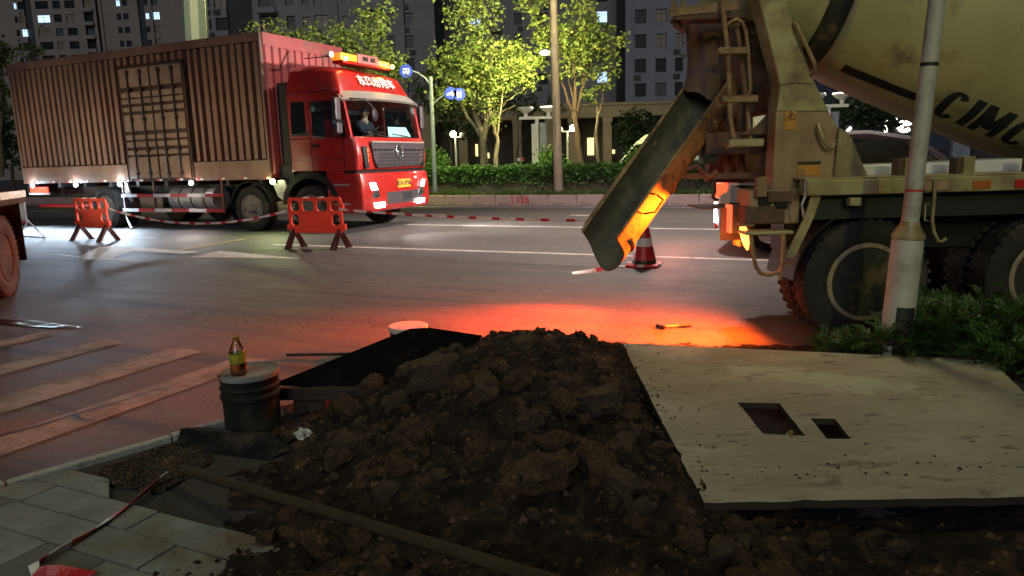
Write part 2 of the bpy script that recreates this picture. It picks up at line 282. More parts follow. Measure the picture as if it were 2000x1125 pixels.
# ------------------------------------------------------------------ mesh helpers
def unit(v): return Vector(v).normalized()
class MB:
    def __init__(s): s.V = []; s.F = []; s.K = []; s.k = 0
    def add(s, V, F):
        b = len(s.V); s.V += [tuple(v) for v in V]
        for f in F: s.F.append(tuple(i+b for i in f)); s.K.append(s.k)
        return s
    def mat(s, k): s.k = k; return s
    def box(s, lo, hi):
        x0, y0, z0 = lo; x1, y1, z1 = hi
        return s.add([(x0,y0,z0),(x1,y0,z0),(x1,y1,z0),(x0,y1,z0),(x0,y0,z1),(x1,y0,z1),(x1,y1,z1),(x0,y1,z1)],
                     [(0,3,2,1),(4,5,6,7),(0,1,5,4),(1,2,6,5),(2,3,7,6),(3,0,4,7)])
    def cbox(s, c, d, m=None):
        V = [Vector((a*d[0]/2, b*d[1]/2, e*d[2]/2)) for a, b, e in ((-1,-1,-1),(1,-1,-1),(1,1,-1),(-1,1,-1),(-1,-1,1),(1,-1,1),(1,1,1),(-1,1,1))]
        if m is not None: V = [m @ v for v in V]
        return s.add([v+Vector(c) for v in V], [(0,3,2,1),(4,5,6,7),(0,1,5,4),(1,2,6,5),(2,3,7,6),(3,0,4,7)])
    def prism(s, P, ext):
        n = len(P); e = Vector(ext); A = [Vector(p) for p in P]
        return s.add(A+[a+e for a in A], [tuple(range(n)), tuple(range(2*n-1, n-1, -1))]+[(i, (i+1) % n, (i+1) % n+n, i+n) for i in range(n)])
    def bar(s, p, q, w, h, up=(0, 0, 1)):
        p, q = Vector(p), Vector(q); d = (q-p).normalized(); a = d.cross(Vector(up))
        if a.length < 1e-4: a = Vector((1, 0, 0))
        a.normalize(); b = a.cross(d).normalized()
        return s.prism([p+a*w/2+b*h/2, p-a*w/2+b*h/2, p-a*w/2-b*h/2, p+a*w/2-b*h/2], q-p)
    def tube(s, P, r, n=8, closed=False, caps=True):
        P = [Vector(p) for p in P]; m = len(P); r = r if isinstance(r, (list, tuple)) else [r]*m
        V = []; pa = None
        for i, p in enumerate(P):
            if closed: t = P[(i+1) % m]-P[i-1]
            else: t = P[min(i+1, m-1)]-P[max(i-1, 0)]
            t.normalize()
            if pa is None:
                pa = t.cross(Vector((0, 0, 1)))
                if pa.length < .1: pa = t.cross(Vector((1, 0, 0)))
            pa = (pa-t*pa.dot(t)).normalized(); pb = t.cross(pa)
            V += [p+(pa*math.cos(2*math.pi*k/n)+pb*math.sin(2*math.pi*k/n))*r[i] for k in range(n)]
        F = []
        for i in range(m if closed else m-1):
            j = (i+1) % m
            F += [(i*n+k, i*n+(k+1) % n, j*n+(k+1) % n, j*n+k) for k in range(n)]
        if caps and not closed: F += [tuple(range(n-1, -1, -1)), tuple((m-1)*n+k for k in range(n))]
        return s.add(V, F)
    def lathe(s, prof, c=(0, 0, 0), ax=(0, 0, 1), n=24, closed=False):
        c = Vector(c); ax = unit(ax); a = ax.cross(Vector((0, 0, 1)))
        if a.length < .05: a = ax.cross(Vector((1, 0, 0)))
        a.normalize(); b = ax.cross(a); V = []; F = []
        for r, h in prof: V += [c+ax*h+(a*math.cos(2*math.pi*k/n)+b*math.sin(2*math.pi*k/n))*r for k in range(n)]
        m = len(prof)
        for i in range(m if closed else m-1):
            j = (i+1) % m
            F += [(i*n+k, i*n+(k+1) % n, j*n+(k+1) % n, j*n+k) for k in range(n)]
        if not closed:
            if prof[0][0] > 1e-5: F.append(tuple(range(n-1, -1, -1)))
            if prof[-1][0] > 1e-5: F.append(tuple((m-1)*n+k for k in range(n)))
        return s.add(V, F)
    def loft(s, loops, caps=True):
        n = len(loops[0]); V = [p for l in loops for p in l]; F = []
        for i in range(len(loops)-1): F += [(i*n+k, i*n+(k+1) % n, (i+1)*n+(k+1) % n, (i+1)*n+k) for k in range(n)]
        if caps: F += [tuple(range(n-1, -1, -1)), tuple((len(loops)-1)*n+k for k in range(n))]
        return s.add(V, F)
    def ball(s, c, r, n=12, m=8, jit=0, seed=0):
        r = r if isinstance(r, (list, tuple)) else (r, r, r); V = [(0, 0, 1)]; F = []
        for i in range(1, m):
            t = math.pi*i/m
            V += [(math.sin(t)*math.cos(2*math.pi*k/n), math.sin(t)*math.sin(2*math.pi*k/n), math.cos(t)) for k in range(n)]
        V.append((0, 0, -1)); e = len(V)-1
        F += [(0, 1+k, 1+(k+1) % n) for k in range(n)]
        for i in range(m-2): F += [(1+i*n+k, 1+(i+1)*n+k, 1+(i+1)*n+(k+1) % n, 1+i*n+(k+1) % n) for k in range(n)]
        F += [(e, 1+(m-2)*n+(k+1) % n, 1+(m-2)*n+k) for k in range(n)]
        out = []
        for v in V:
            v = Vector(v); f = 1+(noise.noise(v*1.7+Vector((seed*9.1, seed*3.7, 0)))*jit if jit else 0)
            out.append((c[0]+v.x*r[0]*f, c[1]+v.y*r[1]*f, c[2]+v.z*r[2]*f))
        return s.add(out, F)
    def quad(s, a, b, c, d): return s.add([a, b, c, d], [(0, 1, 2, 3)])
    def mesh(s, mats, off=(0, 0, 0), smooth=None, recalc=True):
        me = bpy.data.meshes.new('m'); ox, oy, oz = off
        me.from_pydata([(x-ox, y-oy, z-oz) for x, y, z in s.V], [], s.F)
        for m in (mats if isinstance(mats, (list, tuple)) else [mats]): me.materials.append(M[m] if isinstance(m, str) else m)
        if any(s.K): me.polygons.foreach_set('material_index', s.K)
        if recalc:
            bm = bmesh.new(); bm.from_mesh(me); bmesh.ops.recalc_face_normals(bm, faces=bm.faces); bm.to_mesh(me); bm.free()
        if smooth is not None:
            me.shade_smooth()
            if smooth < 180: me.set_sharp_from_angle(angle=R(smooth))
        me.update(); return me
    def build(s, name, mats, parent=None, off=(0, 0, 0), smooth=None, bevel=0, recalc=True):
        o = link(name, s.mesh(mats, off, smooth, recalc), parent)
        if bevel:
            b = o.modifiers.new('b', 'BEVEL'); b.width = bevel; b.segments = 2; b.limit_method = 'ANGLE'; b.angle_limit = R(35)
        return o
def link(name, me, parent=None, loc=None, rz=None):
    o = bpy.data.objects.new(name, me); COL.objects.link(o)
    if parent: o.parent = parent
    if loc is not None: o.location = loc
    if rz is not None: o.rotation_euler.z = rz
    return o
def tag(o, label=None, cat=None, group=None, kind=None):
    if label: o['label'] = label
    if cat: o['category'] = cat
    if group: o['group'] = group
    if kind: o['kind'] = kind
    return o
def thing(name, label, cat, loc=(0, 0, 0), rz=0, group=None):
    return tag(link(name, None, None, loc, rz), label, cat, group)
def copy_tree(o, parent=None):
    c = o.copy(); COL.objects.link(c); c.parent = parent
    for ch in list(o.children): copy_tree(ch, c)
    return c
PH = R(25)
def W(u, v, z=0): return (u*math.cos(PH)+v*math.sin(PH), -u*math.sin(PH)+v*math.cos(PH), z)
def uvobj(mb, name, mats, **k):
    o = mb.build(name, mats, **k); o.rotation_euler.z = -PH; return o
def text_mesh(s, size, mats, mtx, extrude=.002, bold=0, shear=0, spacing=1, cut=0):
    cu = bpy.data.curves.new('t', 'FONT'); cu.body = s; cu.size = size; cu.align_x = 'CENTER'; cu.align_y = 'CENTER'
    cu.extrude = extrude; cu.offset = bold; cu.shear = shear; cu.space_character = spacing
    ob = bpy.data.objects.new('t', cu); COL.objects.link(ob)
    me = bpy.data.meshes.new_from_object(ob.evaluated_get(bpy.context.evaluated_depsgraph_get()))
    bpy.data.objects.remove(ob); bpy.data.curves.remove(cu)
    me.materials.clear(); me.materials.append(M[mats])
    if mtx is not None: me.transform(mtx)
    return me
def frame(o, x, y):   # text plane: x = reading direction, y = up
    x = unit(x); y = Vector(y); y = (y-x*y.dot(x)).normalized(); z = x.cross(y)
    return Matrix.Translation(o) @ Matrix(((x.x, y.x, z.x), (x.y, y.y, z.y), (x.z, y.z, z.z))).to_4x4()
def lerp(a, b, t): return a+(b-a)*t
# ------------------------------------------------------------------ ground, road, markings
tag(MB().box((-400, -200, -.35), (400, 500, -.06)).build('ground', 'asphalt'), kind='structure')
tag(uvobj(MB().box((-90, -8, -.05), (80, 22.44, 0)), 'road', 'asphalt'), kind='structure')
tag(uvobj(MB().box((-90, 27.6, -.05), (80, 39, 0)), 'far_road', 'asphalt'), kind='structure')
def sheet(P, z=.004):
    return [(x, y, z) for x, y in P]
def flat(name, mats, polys, z=.004):
    b = MB()
    for P in polys: b.add(sheet(P, z), [tuple(range(len(P)))])
    o = uvobj(b, name, mats, recalc=False); tag(o, kind='structure'); return o
def rect(u0, u1, v0, v1): return [(u0, v0), (u1, v0), (u1, v1), (u0, v1)]
flat('lane_marking', 'paint', [rect(-10.6, 14, 11.10, 11.24)])
flat('lane_marking', 'paint', [rect(-10.2, 14, 15.50, 15.63)])
flat('lane_marking', 'paint', [rect(-60, 30, 21.85, 22.0)])
for u0 in (-16.9, -22.9): flat('lane_marking', 'paint', [rect(u0, u0+2.3, 11.55, 11.68)])
for k in range(-8, 4): flat('lane_marking', 'paint', [rect(k*6-.9, k*6+1.1, 18.7, 18.85)])
def ap(x, y):
    return (x, y)
flat('road_arrow', 'paint', [[(-14.07, 8.862), (-13.16, 8.774), (-14.32, 9.976), (-14.17, 10.12), (-12.92, 10.09), (-11.25, 9.852), (-11.33, 9.53), (-12.83, 9.639), (-12.25, 8.78), (-11.13, 8.607), (-12.47, 8.48)],
                            [(-10.75, 9.2), (-10.91, 10.07), (-8.44, 9.572)]])
flat('yellow_marking', 'yellow_paint', [[(-12, 9.921), (-11.75, 9.976), (-12, 11.96), (-12.19, 11.98)]], .0085)
for u0, u1, lo in ((-8.35, -8.0, 2.2), (-7.37, -7.09, 2.2), (-6.43, -6.1, 2.0), (-5.50, -5.10, 1.6), (-4.68, -4.33, 1.2)):
    o = flat('crossing_stripe', 'worn', [[(u0, lo), (u1, lo), (u1+.03, 4.36), (u0+.06, 4.40)]])
# crack running along the nearest stripe
b = MB(); pts = [(-4.78, 1.9), (-4.65, 2.44), (-4.59, 2.66), (-4.575, 2.86), (-4.51, 3.25), (-4.49, 3.5), (-4.46, 3.9)]
w = [.016, .016, .012, .018, .009, .006, .002]
for i in range(len(pts)-1):
    (a, c), (d, e) = pts[i], pts[i+1]
    b.add([(a-w[i], c, .008), (a+w[i], c, .008), (d+w[i+1], e, .008), (d-w[i+1], e, .008)], [(0, 1, 2, 3)])
b.add([(-4.57, 2.84, .008), (-4.45, 2.80, .008), (-4.30, 2.83, .008), (-4.45, 2.835, .008), (-4.57, 2.875, .008)], [(0, 1, 2, 3, 4)])
tag(uvobj(b, 'road_crack', 'ink', recalc=False), kind='structure')
# tar sealed cracks and drag marks on the main road
for (u0, v0, u1, v1, w_) in ((-10.5, 7.1, -7.2, 7.4, .035), (-8.8, 8.2, -6.3, 8.25, .02), (-6.5, 9.6, -1.5, 9.7, .016), (-2.0, 8.1, .6, 8.3, .014), (-12, 9.6, -9.5, 9.5, .02), (-5.2, 7.9, -3.6, 7.8, .018)):
    b = MB(); n_ = 40; pr0 = None
    for k in range(n_+1):
        f_ = k/n_; uu = lerp(u0, u1, f_); vv = lerp(v0, v1, f_)+.10*noise.noise(Vector((uu*1.3, v0*3, 1)))+.03*noise.noise(Vector((uu*7, v0, 5))); ww = w_*(.25+abs(noise.noise(Vector((uu*4, v0, 9))))*2.2)*math.sin(math.pi*min(1, f_*1.02))
        q = ((uu, vv-ww/2, .004), (uu, vv+ww/2, .004))
        if pr0: b.add([pr0[0], q[0], q[1], pr0[1]], [(0, 1, 2, 3)])
        pr0 = q
    tag(uvobj(b, 'road_crack', 'crack', recalc=False), kind='structure')
# wet film at the far left
b = MB(); P = []
for k in range(28):
    t = 2*math.pi*k/28; r = 1+.28*noise.noise(Vector((math.cos(t)*2, math.sin(t)*2, 4)))
    P.append((-7.95+.82*math.cos(t)*r, 4.575+.115*math.sin(t)*r+.06*math.cos(t), .006))
b.add(P, [tuple(range(28))])
tag(uvobj(b, 'puddle', 'water', recalc=False), kind='structure')

# ------------------------------------------------------------------ near pavement: kerb, slabs
def clip(P, n, d):   # keep n.p >= d
    out = []
    for i in range(len(P)):
        a, c = P[i], P[(i+1) % len(P)]; fa = n[0]*a[0]+n[1]*a[1]-d; fc = n[0]*c[0]+n[1]*c[1]-d
        if fa >= 0: out.append(a)
        if (fa >= 0) != (fc >= 0):
            t = fa/(fa-fc); out.append((a[0]+(c[0]-a[0])*t, a[1]+(c[1]-a[1])*t))
    return out
pave = tag(uvobj(MB().add([(-5.5, -3, .012), (1, -3, .012), (1, 2.95, .012), (-3.45, 2.95, .012), (-3.80, 1.95, .012), (-4.6, -.3, .012)], [(0, 1, 2, 3, 4, 5)]), 'pavement', 'gravel', recalc=False), kind='structure')
rows = [(1.907, 2.085), (1.715, 1.90), (1.34, 1.708), (.96, 1.333), (.58, .953), (.2, .573), (-.18, .193), (2.092, 2.24)]
kn = (.9397, -.342); kd = kn[0]*(-3.80)+kn[1]*1.99
for ri, (v0, v1) in enumerate(rows):
    u0 = (-3.55, -3.22, -3.40, -3.05, -3.30, -3.1, -3.4, -3.38)[ri]
    for k in range(-4, 9):
        a = u0+k*.37
        P = clip([(a, v0), (a+.363, v0), (a+.363, v1), (a, v1)], kn, kd+.012)
        if ri == 7: P = clip(P, (-.6, -.8), -.6*-3.45-.8*2.30) if P else P
        if len(P) < 3: continue
        h = .03+random.uniform(-.004, .004)
        dark = (ri, k) in ((1, -2), (2, 1), (3, 0), (4, 2), (1, 4))
        b = MB().prism([(x, y, .004) for x, y in P], (0, 0, h))
        t = b.build('slab', 'slab_dark' if dark else 'slab', pave, bevel=.004)
kerb = tag(uvobj(MB().add([(-5.0, -1.2, .002), (-4.85, -1.2, .002), (-3.40, 3.2, .002), (-3.5, 3.2, .002)], [(0, 1, 2, 3)]), 'kerb', 'soil', recalc=False), kind='structure')
d = Vector((.342, .9397, 0)); nrm = Vector((.9397, -.342, 0)); s0 = Vector((-3.80, 1.99, 0))
for k in range(-5, 2):
    a = s0+d*(k*.82)+nrm*(-.055+random.uniform(-.006, .006)); c = a+d*.808
    if k == 1: c = a+d*.35
    MB().prism([a, a+nrm*.06, c+nrm*.06, c], (0, 0, .045+random.uniform(-.006, .008))).build('kerb_stone', 'granite', kerb, bevel=.006)

ZB = .165
# ------------------------------------------------------------------ soil heap
def g(x, y, cx, cy, sx, sy): return math.exp(-((x-cx)/sx)**2-((y-cy)/sy)**2)
def heap(x, y):
    h = max(.375*g(x, y, .12, 4.95, .85, .62), .42*g(x, y, -.22, 4.35, .72, .70), .40*g(x, y, -.05, 3.65, .72, .66), .30*g(x, y, .12, 3.0, .85, .60), .17*g(x, y, -.55, 3.35, .60, .40), .17*g(x, y, .3, 2.35, 1.3, .5))
    h = max(h, .055*g(x, y, 1.9, 2.4, 1.9, .5), .06*g(x, y, 2.9, 5.3, 1.5, .45), .03*g(x, y, -.9, 2.3, .7, .45))
    cap = .10+.9*max(0, min(1, (.86-x)/.5))
    if y < 5.55: h = min(h, cap)
    return h
def rough(x, y):
    p = Vector((x, y, 3.1))
    n1 = noise.fractal(p*4, .9, 2.1, 4); n2 = noise.fractal(p*15, .8, 2.1, 3)
    dd, _ = noise.voronoi(p*7.5); dd2, _ = noise.voronoi(p*19+Vector((5, 3, 1)))
    return n1*.032+n2*.010+max(0, .48-dd[0])*.085+max(0, .42-dd2[0])*.045
def soil_z(x, y):
    h = heap(x, y); k = min(1, h/.10)
    return h+rough(x, y)*(.18+.82*k)*min(1, h/.012)-.004
b = MB(); x0, x1, y0, y1, st = -1.75, 3.9, 1.75, 6.05, .0165
nx = int((x1-x0)/st)+1; ny = int((y1-y0)/st)+1
Z = [[0]*nx for _ in range(ny)]
for j in range(ny):
    for i in range(nx):
        x = x0+i*st; y = y0+j*st
        Z[j][i] = soil_z(x, y); b.V.append((x, y, Z[j][i]))
for j in range(ny-1):
    for i in range(nx-1):
        x = x0+i*st; y = y0+j*st
        edge = heap(x, y)+.022*noise.noise(Vector((x*5, y*5, 0)))+.012*noise.noise(Vector((x*19, y*19, 0)))
        if edge > .016 and (x*math.sin(PH)+y*math.cos(PH)) < 6.10+.05*noise.noise(Vector((x*6, y*6, 2))):
            b.F.append((j*nx+i, j*nx+i+1, (j+1)*nx+i+1, (j+1)*nx+i)); b.K.append(0)
hp = thing('soil_heap', 'dark heap of dug up clay soil with big clods beside the pale shuttering board', 'soil heap', (0, 4, 0))
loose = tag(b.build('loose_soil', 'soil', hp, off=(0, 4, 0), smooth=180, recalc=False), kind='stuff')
clods = []
for k in range(9):
    b = MB(); b.ball((0, 0, 0), (1, .80, .68), 18, 12, .5, k+1)
    V2 = []
    for v in b.V:
        q = Vector(v); f = 1+.15*noise.fractal(q*2.4+Vector((k*3.3, 0, 0)), .8, 2, 4); V2.append(tuple(q*f))
    if k % 2:
        for _ in range(9):
            nv = Vector((random.gauss(0, 1), random.gauss(0, 1), random.gauss(0, 1))).normalized(); dv = random.uniform(.50, .78)
            V2 = [tuple(Vector(v)-nv*max(0, Vector(v).dot(nv)-dv)) for v in V2]
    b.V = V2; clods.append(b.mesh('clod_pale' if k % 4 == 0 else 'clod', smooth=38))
def clod(x, y, r, k=None, sink=.25):
    if x > .74-r*.6 and y > 2.7: return
    pa, pc = Vector((-1.82, 3.6)), Vector((.04, 2.43)); pd = pc-pa; tt = (Vector((x, y))-pa).dot(pd)/pd.length_squared
    if tt < 1.4 and (Vector((x, y))-pa-pd*tt).length < r*.9+.03: return
    if y > 4.75 and r > .05 and k is None: r *= .5
    o = link('clod', clods[random.randrange(9) if k is None else k], hp)
    o.location = (x, y-4, soil_z(x, y)+r*.62*(1-2*sink)); o.scale = (r, r*random.uniform(.75, 1.1), r*random.uniform(.75, 1.1))
    o.rotation_euler = (random.uniform(-.6, .6), random.uniform(-.6, .6), random.uniform(0, 6.3))
def onsoil(px, py, r, k=None): clod(px, py, r, k)
for (x, y, r, k) in (
    (*(-0.4645, 4.034), .155, 0), (*(0.4427, 3.702), .145, 4), (*(0.1815, 3.116), .105, 1), (*(0.1382, 2.786), .125, 2), (*(-0.8939, 3.625), .095, 0),
    (*(-0.6998, 3.984), .085, 8), (*(0.5876, 4.13), .085, 4), (*(-0.1821, 3.747), .095, 3), (*(0.1742, 4.145), .05, 5), (*(-0.1061, 2.584), .075, 4), (*(-0.2292, 2.636), .07, 6),
    (*(-0.3371, 2.971), .05, 8), (*(-0.1872, 3.183), .075, 3), (*(0.2077, 3.717), .06, 4), (*(-0.7717, 2.633), .11, 6), (*(-0.6462, 2.631), .07, 1), (*(0.0292, 2.423), .08, 2), (*(0.1994, 2.413), .09, 5), (*(0.7612, 3.427), .06, 7),
    (*(-1.051, 2.996), .06, 2), (*(-1.071, 2.779), .05, 3), (*(-0.7157, 3.276), .06, 1), (*(0.0094, 3.43), .05, 7), (*(0.8954, 2.623), .07, 2), (*(1.158, 2.514), .06, 3), (*(0.4756, 2.575), .06, 6), (*(0.6473, 2.455), .08, 1), (*(1.466, 2.535), .05, 4), (*(-0.6853, 4.321), .07, 0), (*(-0.8888, 3.353), .07, 6)):
    clod(x, y, r, k, .30)
n = 0
while n < 265:
    x = random.uniform(-1.35, 1.0); y = random.uniform(2.1, 5.6)
    if heap(x, y) < .07: continue
    clod(x, y, random.choice((.015, .017, .019, .021, .024, .027, .03, .034, .04, .05, .07, .10)), None, .24); n += 1
b = MB()
for i in range(7000):
    x = random.uniform(-1.6, 2.6 if i % 3 else 1.0); y = random.uniform(1.9, 5.9); h = heap(x, y)
    if h < .018+random.random()*.03: continue
    r = random.choice((.005, .007, .010, .014, .019)); z = soil_z(x, y)
    t = [(random.uniform(.6, 1.3)*r) for _ in range(6)]
    b.k = random.randrange(3)
    b.add([(x+t[0], y, z), (x, y+t[1], z), (x-t[2], y, z), (x, y-t[3], z), (x+random.uniform(-.4, .4)*r, y, z+t[4]*1.1)], [(0, 1, 4), (1, 2, 4), (2, 3, 4), (3, 0, 4)])
tag(b.build('soil_crumbs', ['soil', 'clod', 'soil'], hp, off=(0, 4, 0), recalc=False), kind='stuff')
b = MB()
for i in range(190):
    if i % 3: x, y = .80+abs(random.gauss(0, .10)), random.uniform(2.95, 5.3)
    else: x, y = random.uniform(.9, 2.2), 2.95-.05*0+abs(random.gauss(0, .10))
    r = random.choice((.003, .004, .005, .007, .010)); b.k = i % 2
    b.add([(x+r, y, ZB+.001), (x, y+r, ZB+.001), (x-r, y, ZB+.001), (x, y-r, ZB+.001), (x+random.uniform(-.4, .4)*r, y, ZB+r*.9)], [(0, 1, 4), (1, 2, 4), (2, 3, 4), (3, 0, 4)])
tag(b.build('spilled_crumbs', ['soil', 'clod'], recalc=False), kind='stuff')
# crumbs scattered over road and pavement
b = MB(); spots = [(-5.9, 5.6, .5, .12), (-5.0, 5.5, .35, .12), (-4.45, 5.75, .3, .10), (-3.9, 5.9, .2, .10), (-6.5, 5.35, .4, .05), (-1.6, 6.45, 1.2, .16), (-.4, 6.4, .9, .22), (-3.3, 2.75, .16, .10), (-2.4, 5.0, .6, .5), (-1.9, 1.8, .3, .3), (-2.2, 2.1, .35, .2)]
for i in range(900):
    s = random.choice(spots); u_ = random.gauss(s[0], s[2]); v_ = random.gauss(s[1], s[3]); x, y, _ = W(u_, v_)
    z = .034 if (u_ > -3.9+.36*(v_-1.99) and v_ < 2.3) else 0.002
    r = random.uniform(.003, .011)*(1.5 if v_ > 5 else 1)
    b.k = random.randrange(2)
    b.add([(x+r, y, z), (x, y+r*random.uniform(.6, 1.2), z), (x-r*random.uniform(.6, 1.2), y, z), (x, y-r, z), (x, y, z+r*random.uniform(.2, .5))], [(0, 1, 4), (1, 2, 4), (2, 3, 4), (3, 0, 4)])
tag(b.build('scattered_crumbs', ['clod_pale', 'clod_pale'], recalc=False), kind='stuff')
# gravel strip between kerb and slabs
b = MB()
for i in range(5200):
    t, q = random.random(), random.random()
    A = Vector((-3.60, 2.17)); B2 = Vector((-3.46, 2.80)); C2 = Vector((-3.05, 2.62)); D2 = Vector((-2.98, 2.24))
    p = A.lerp(D2, t).lerp(B2.lerp(C2, t), q); x, y, _ = W(p.x, p.y); r = random.uniform(.004, .011)
    z = .022+.018*noise.noise(Vector((x*6, y*6, 0)))
    b.k = random.randrange(3)
    b.add([(x+r, y, z), (x, y+r, z), (x-r, y, z), (x, y-r, z), (x+random.uniform(-.5, .5)*r, y, z+r)], [(0, 1, 4), (1, 2, 4), (2, 3, 4), (3, 0, 4)])
tag(b.build('gravel', ['gravel', 'clod', 'soil'], recalc=False), kind='stuff')

# ------------------------------------------------------------------ shuttering board with two cut-outs
def jag(P):
    out = []
    for i in range(len(P)):
        a, c = Vector(P[i]), Vector(P[(i+1) % len(P)]); n_ = max(2, int((c-a).length/.07))
        e = (c-a).normalized(); q = Vector((-e.y, e.x, 0))
        for k in range(n_): out.append(a.lerp(c, k/n_)+q*(random.gauss(0, .0022)-(.012 if random.random() < .05 else 0))*(k > 0))
    return out
outer = [(0.8456, 5.377, 0.165), (3.242, 4.661, 0.165), (2.892, 3.714, 0.165), (2.326, 2.732, 0.165), (0.7767, 2.761, 0.165)]
h1 = [(1.296, 3.964, 0.165), (1.531, 3.927, 0.165), (1.48, 3.442, 0.165), (1.275, 3.478, 0.165)]
h2 = [(1.606, 3.681, 0.165), (1.729, 3.664, 0.165), (1.687, 3.387, 0.165), (1.567, 3.396, 0.165)]
bm = bmesh.new()
def loopv(P): 
    vs = [bm.verts.new((p[0], p[1], ZB)) for p in P]
    return [bm.edges.new((vs[i], vs[(i+1) % len(vs)])) for i in range(len(vs))]
es = loopv(jag(outer))+loopv(jag(h1))+loopv(jag(h2))
bmesh.ops.triangle_fill(bm, use_beauty=True, edges=es)
bmesh.ops.recalc_face_normals(bm, faces=bm.faces)
for f in bm.faces:
    if f.normal.z < 0: f.normal_flip()
r = bmesh.ops.extrude_face_region(bm, geom=bm.faces[:])
bmesh.ops.translate(bm, verts=[v for v in r['geom'] if isinstance(v, bmesh.types.BMVert)], vec=(0, 0, -.035))
bmesh.ops.recalc_face_normals(bm, faces=bm.faces)
for f in bm.faces: f.material_index = 0 if abs(f.normal.z) > .7 else 1
cx, cy = 1.9, 3.9
bmesh.ops.translate(bm, verts=bm.verts[:], vec=(-cx, -cy, 0))
me = bpy.data.meshes.new('m'); bm.to_mesh(me); bm.free(); me.materials.append(M['board']); me.materials.append(M['timber_dark'])
bd = tag(link('shuttering_board', me, None, (cx, cy, 0)), 'large pale stained board with two square cut-outs lying over the trench', 'board')
b = MB()
for k in range(55):
    x = random.uniform(.95, 2.6); y = random.uniform(2.95, 4.6); a = random.uniform(-.5, .3); l = random.choice((.008, .012, .018, .03, .05)); w_ = random.uniform(.003, .008)
    P = []
    for q in range(8):
        t = 2*math.pi*q/8; f = random.uniform(.6, 1.2); P.append((x-cx+math.cos(t)*l*f*math.cos(a)-math.sin(t)*w_*f*math.sin(a), y-cy+math.cos(t)*l*f*math.sin(a)+math.sin(t)*w_*f, ZB+.0015))
    b.add(P, [tuple(range(8))])
tag(b.build('stain', 'board_mark', bd, recalc=False), kind='stuff')
# wrapper standing in the cut-out
x, y = (1.403, 3.434, 0.165)[:2]
b = MB().lathe([(.028, 0), (.030, .05), (.026, .09), (.010, .115), (.010, .128)], (x-.03, y+.045, .05), (.25, -.1, 1), 14)
t = tag(b.build('drink_bottle', 'bag_silver', None, off=(x-.03, y+.045, .05), smooth=40), 'small pale green bottle poking out of the larger cut-out in the board', 'bottle'); t.location = (x-.03, y+.045, .05)
MB().lathe([(.012, 0), (.012, .016)], (.031, -.033, .125), (.25, -.1, 1), 12).build('cap', 'cap', t)

# ------------------------------------------------------------------ small things round the heap
# bucket with lid, lip and ribs
bx, by = -1.625, 4.2
t = thing('paint_bucket', 'grimy dark ribbed bucket with pale lid carrying the drink bottle', 'bucket', (bx, by, .0))
MB().lathe([(.160, 0), (.164, .005), (.166, .205), (.178, .222), (.178, .238), (.166, .252), (.168, .272), (.179, .285), (.168, .30), (.169, .325), (.176, .34), (.174, .36)], n=40).build('body', 'bucket', t, smooth=30)
MB().lathe([(.178, .345), (.181, .372), (.178, .380), (.176, .378), (.172, .370), (0.0001, .368)], n=40).build('lid', 'bucket_lid', t, smooth=30)
px, py, pz = (-1.666, 4.12, 0.3611)
px, py = -1.655, 4.13
t = thing('tea_bottle', 'clear plastic bottle of orange tea with green label standing on the bucket', 'bottle', (px, py, .369)); t.scale = (1.32, 1.32, 1.0)
MB().lathe([(.030, .002), (.036, .008), (.0365, .06), (.034, .075), (.0365, .09), (.0365, .135), (.034, .15), (.022, .19), (.014, .205), (.014, .222)], n=24).build('body', 'bottle', t, smooth=50)
MB().lathe([(.028, .005), (.0345, .010), (.0347, .058), (.032, .075), (.0347, .09), (.0347, .118), (.0001, .118)], n=24).build('drink', 'tea', t, smooth=50)
MB().lathe([(.0172, .214), (.0172, .234), (.0001, .236)], n=18).build('cap', 'cap', t, smooth=40)
b = MB().lathe([(.0374, .078), (.0374, .138)], n=24); b.F = b.F[:-2]; b.K = b.K[:-2]
b.k = 1
for k in range(5): 
    a_ = -1.9+k*.16
    b.add([(.0382*math.cos(a_), .0382*math.sin(a_), .086), (.0382*math.cos(a_+.16), .0382*math.sin(a_+.16), .086), (.0382*math.cos(a_+.16), .0382*math.sin(a_+.16), .130), (.0382*math.cos(a_), .0382*math.sin(a_), .130)], [(0, 1, 2, 3)])
b.build('label', ['label_green', 'label_yellow'], t, smooth=50)
# second pail behind the sheet
px, py, pz = (-0.9082, 6.008, 0.21)
t = thing('pail', 'pail with round white lid standing behind the black sheet', 'bucket', (px, py, 0))
MB().lathe([(.145, 0), (.16, .17)], n=32).build('body', 'bucket', t, smooth=40)
MB().lathe([(.168, .165), (.172, .198), (.166, .21), (.0001, .206)], n=32).build('lid', 'lid_white', t, smooth=35)
# tar-black sheet leaning from its timber up to the heap
P = [(-1.546, 4.32, 0.2379), (-0.7014, 4.7, 0.4874), (-0.5742, 4.74, 0.4813), (-0.225, 4.86, 0.3871), (-0.3634, 4.62, 0.131), (-1.008, 4.4, 0.1618)]
b = MB().prism(P, (.004, .014, -.004))
c0 = P[0]
o = tag(b.build('black_sheet', 'dark_sheet', None, off=c0), 'tar black sheet sloping from the bucket up onto the soil heap', 'sheet'); o.location = c0
P = [(-1.515, 4.33, 0.2169), (-0.9959, 4.35, 0.1849)]
c0 = P[0]
o = tag(MB().box((0, 0, -.085), (.66, .05, -.008)).build('timber_beam', 'timber_dark', bevel=.004), 'wet timber beam under the front edge of the black sheet', 'timber'); o.location = c0; o.rotation_euler = (0, .02, -.03)
o = tag(MB().box((0, 0, 0), (.205, .10, .17)).build('timber_block', 'timber_dark', bevel=.006), 'short dark timber block standing behind the bucket', 'timber'); o.location = (-1.42, 4.36, .02)
px, py, pz = (-1.25, 3.949, 0.06)
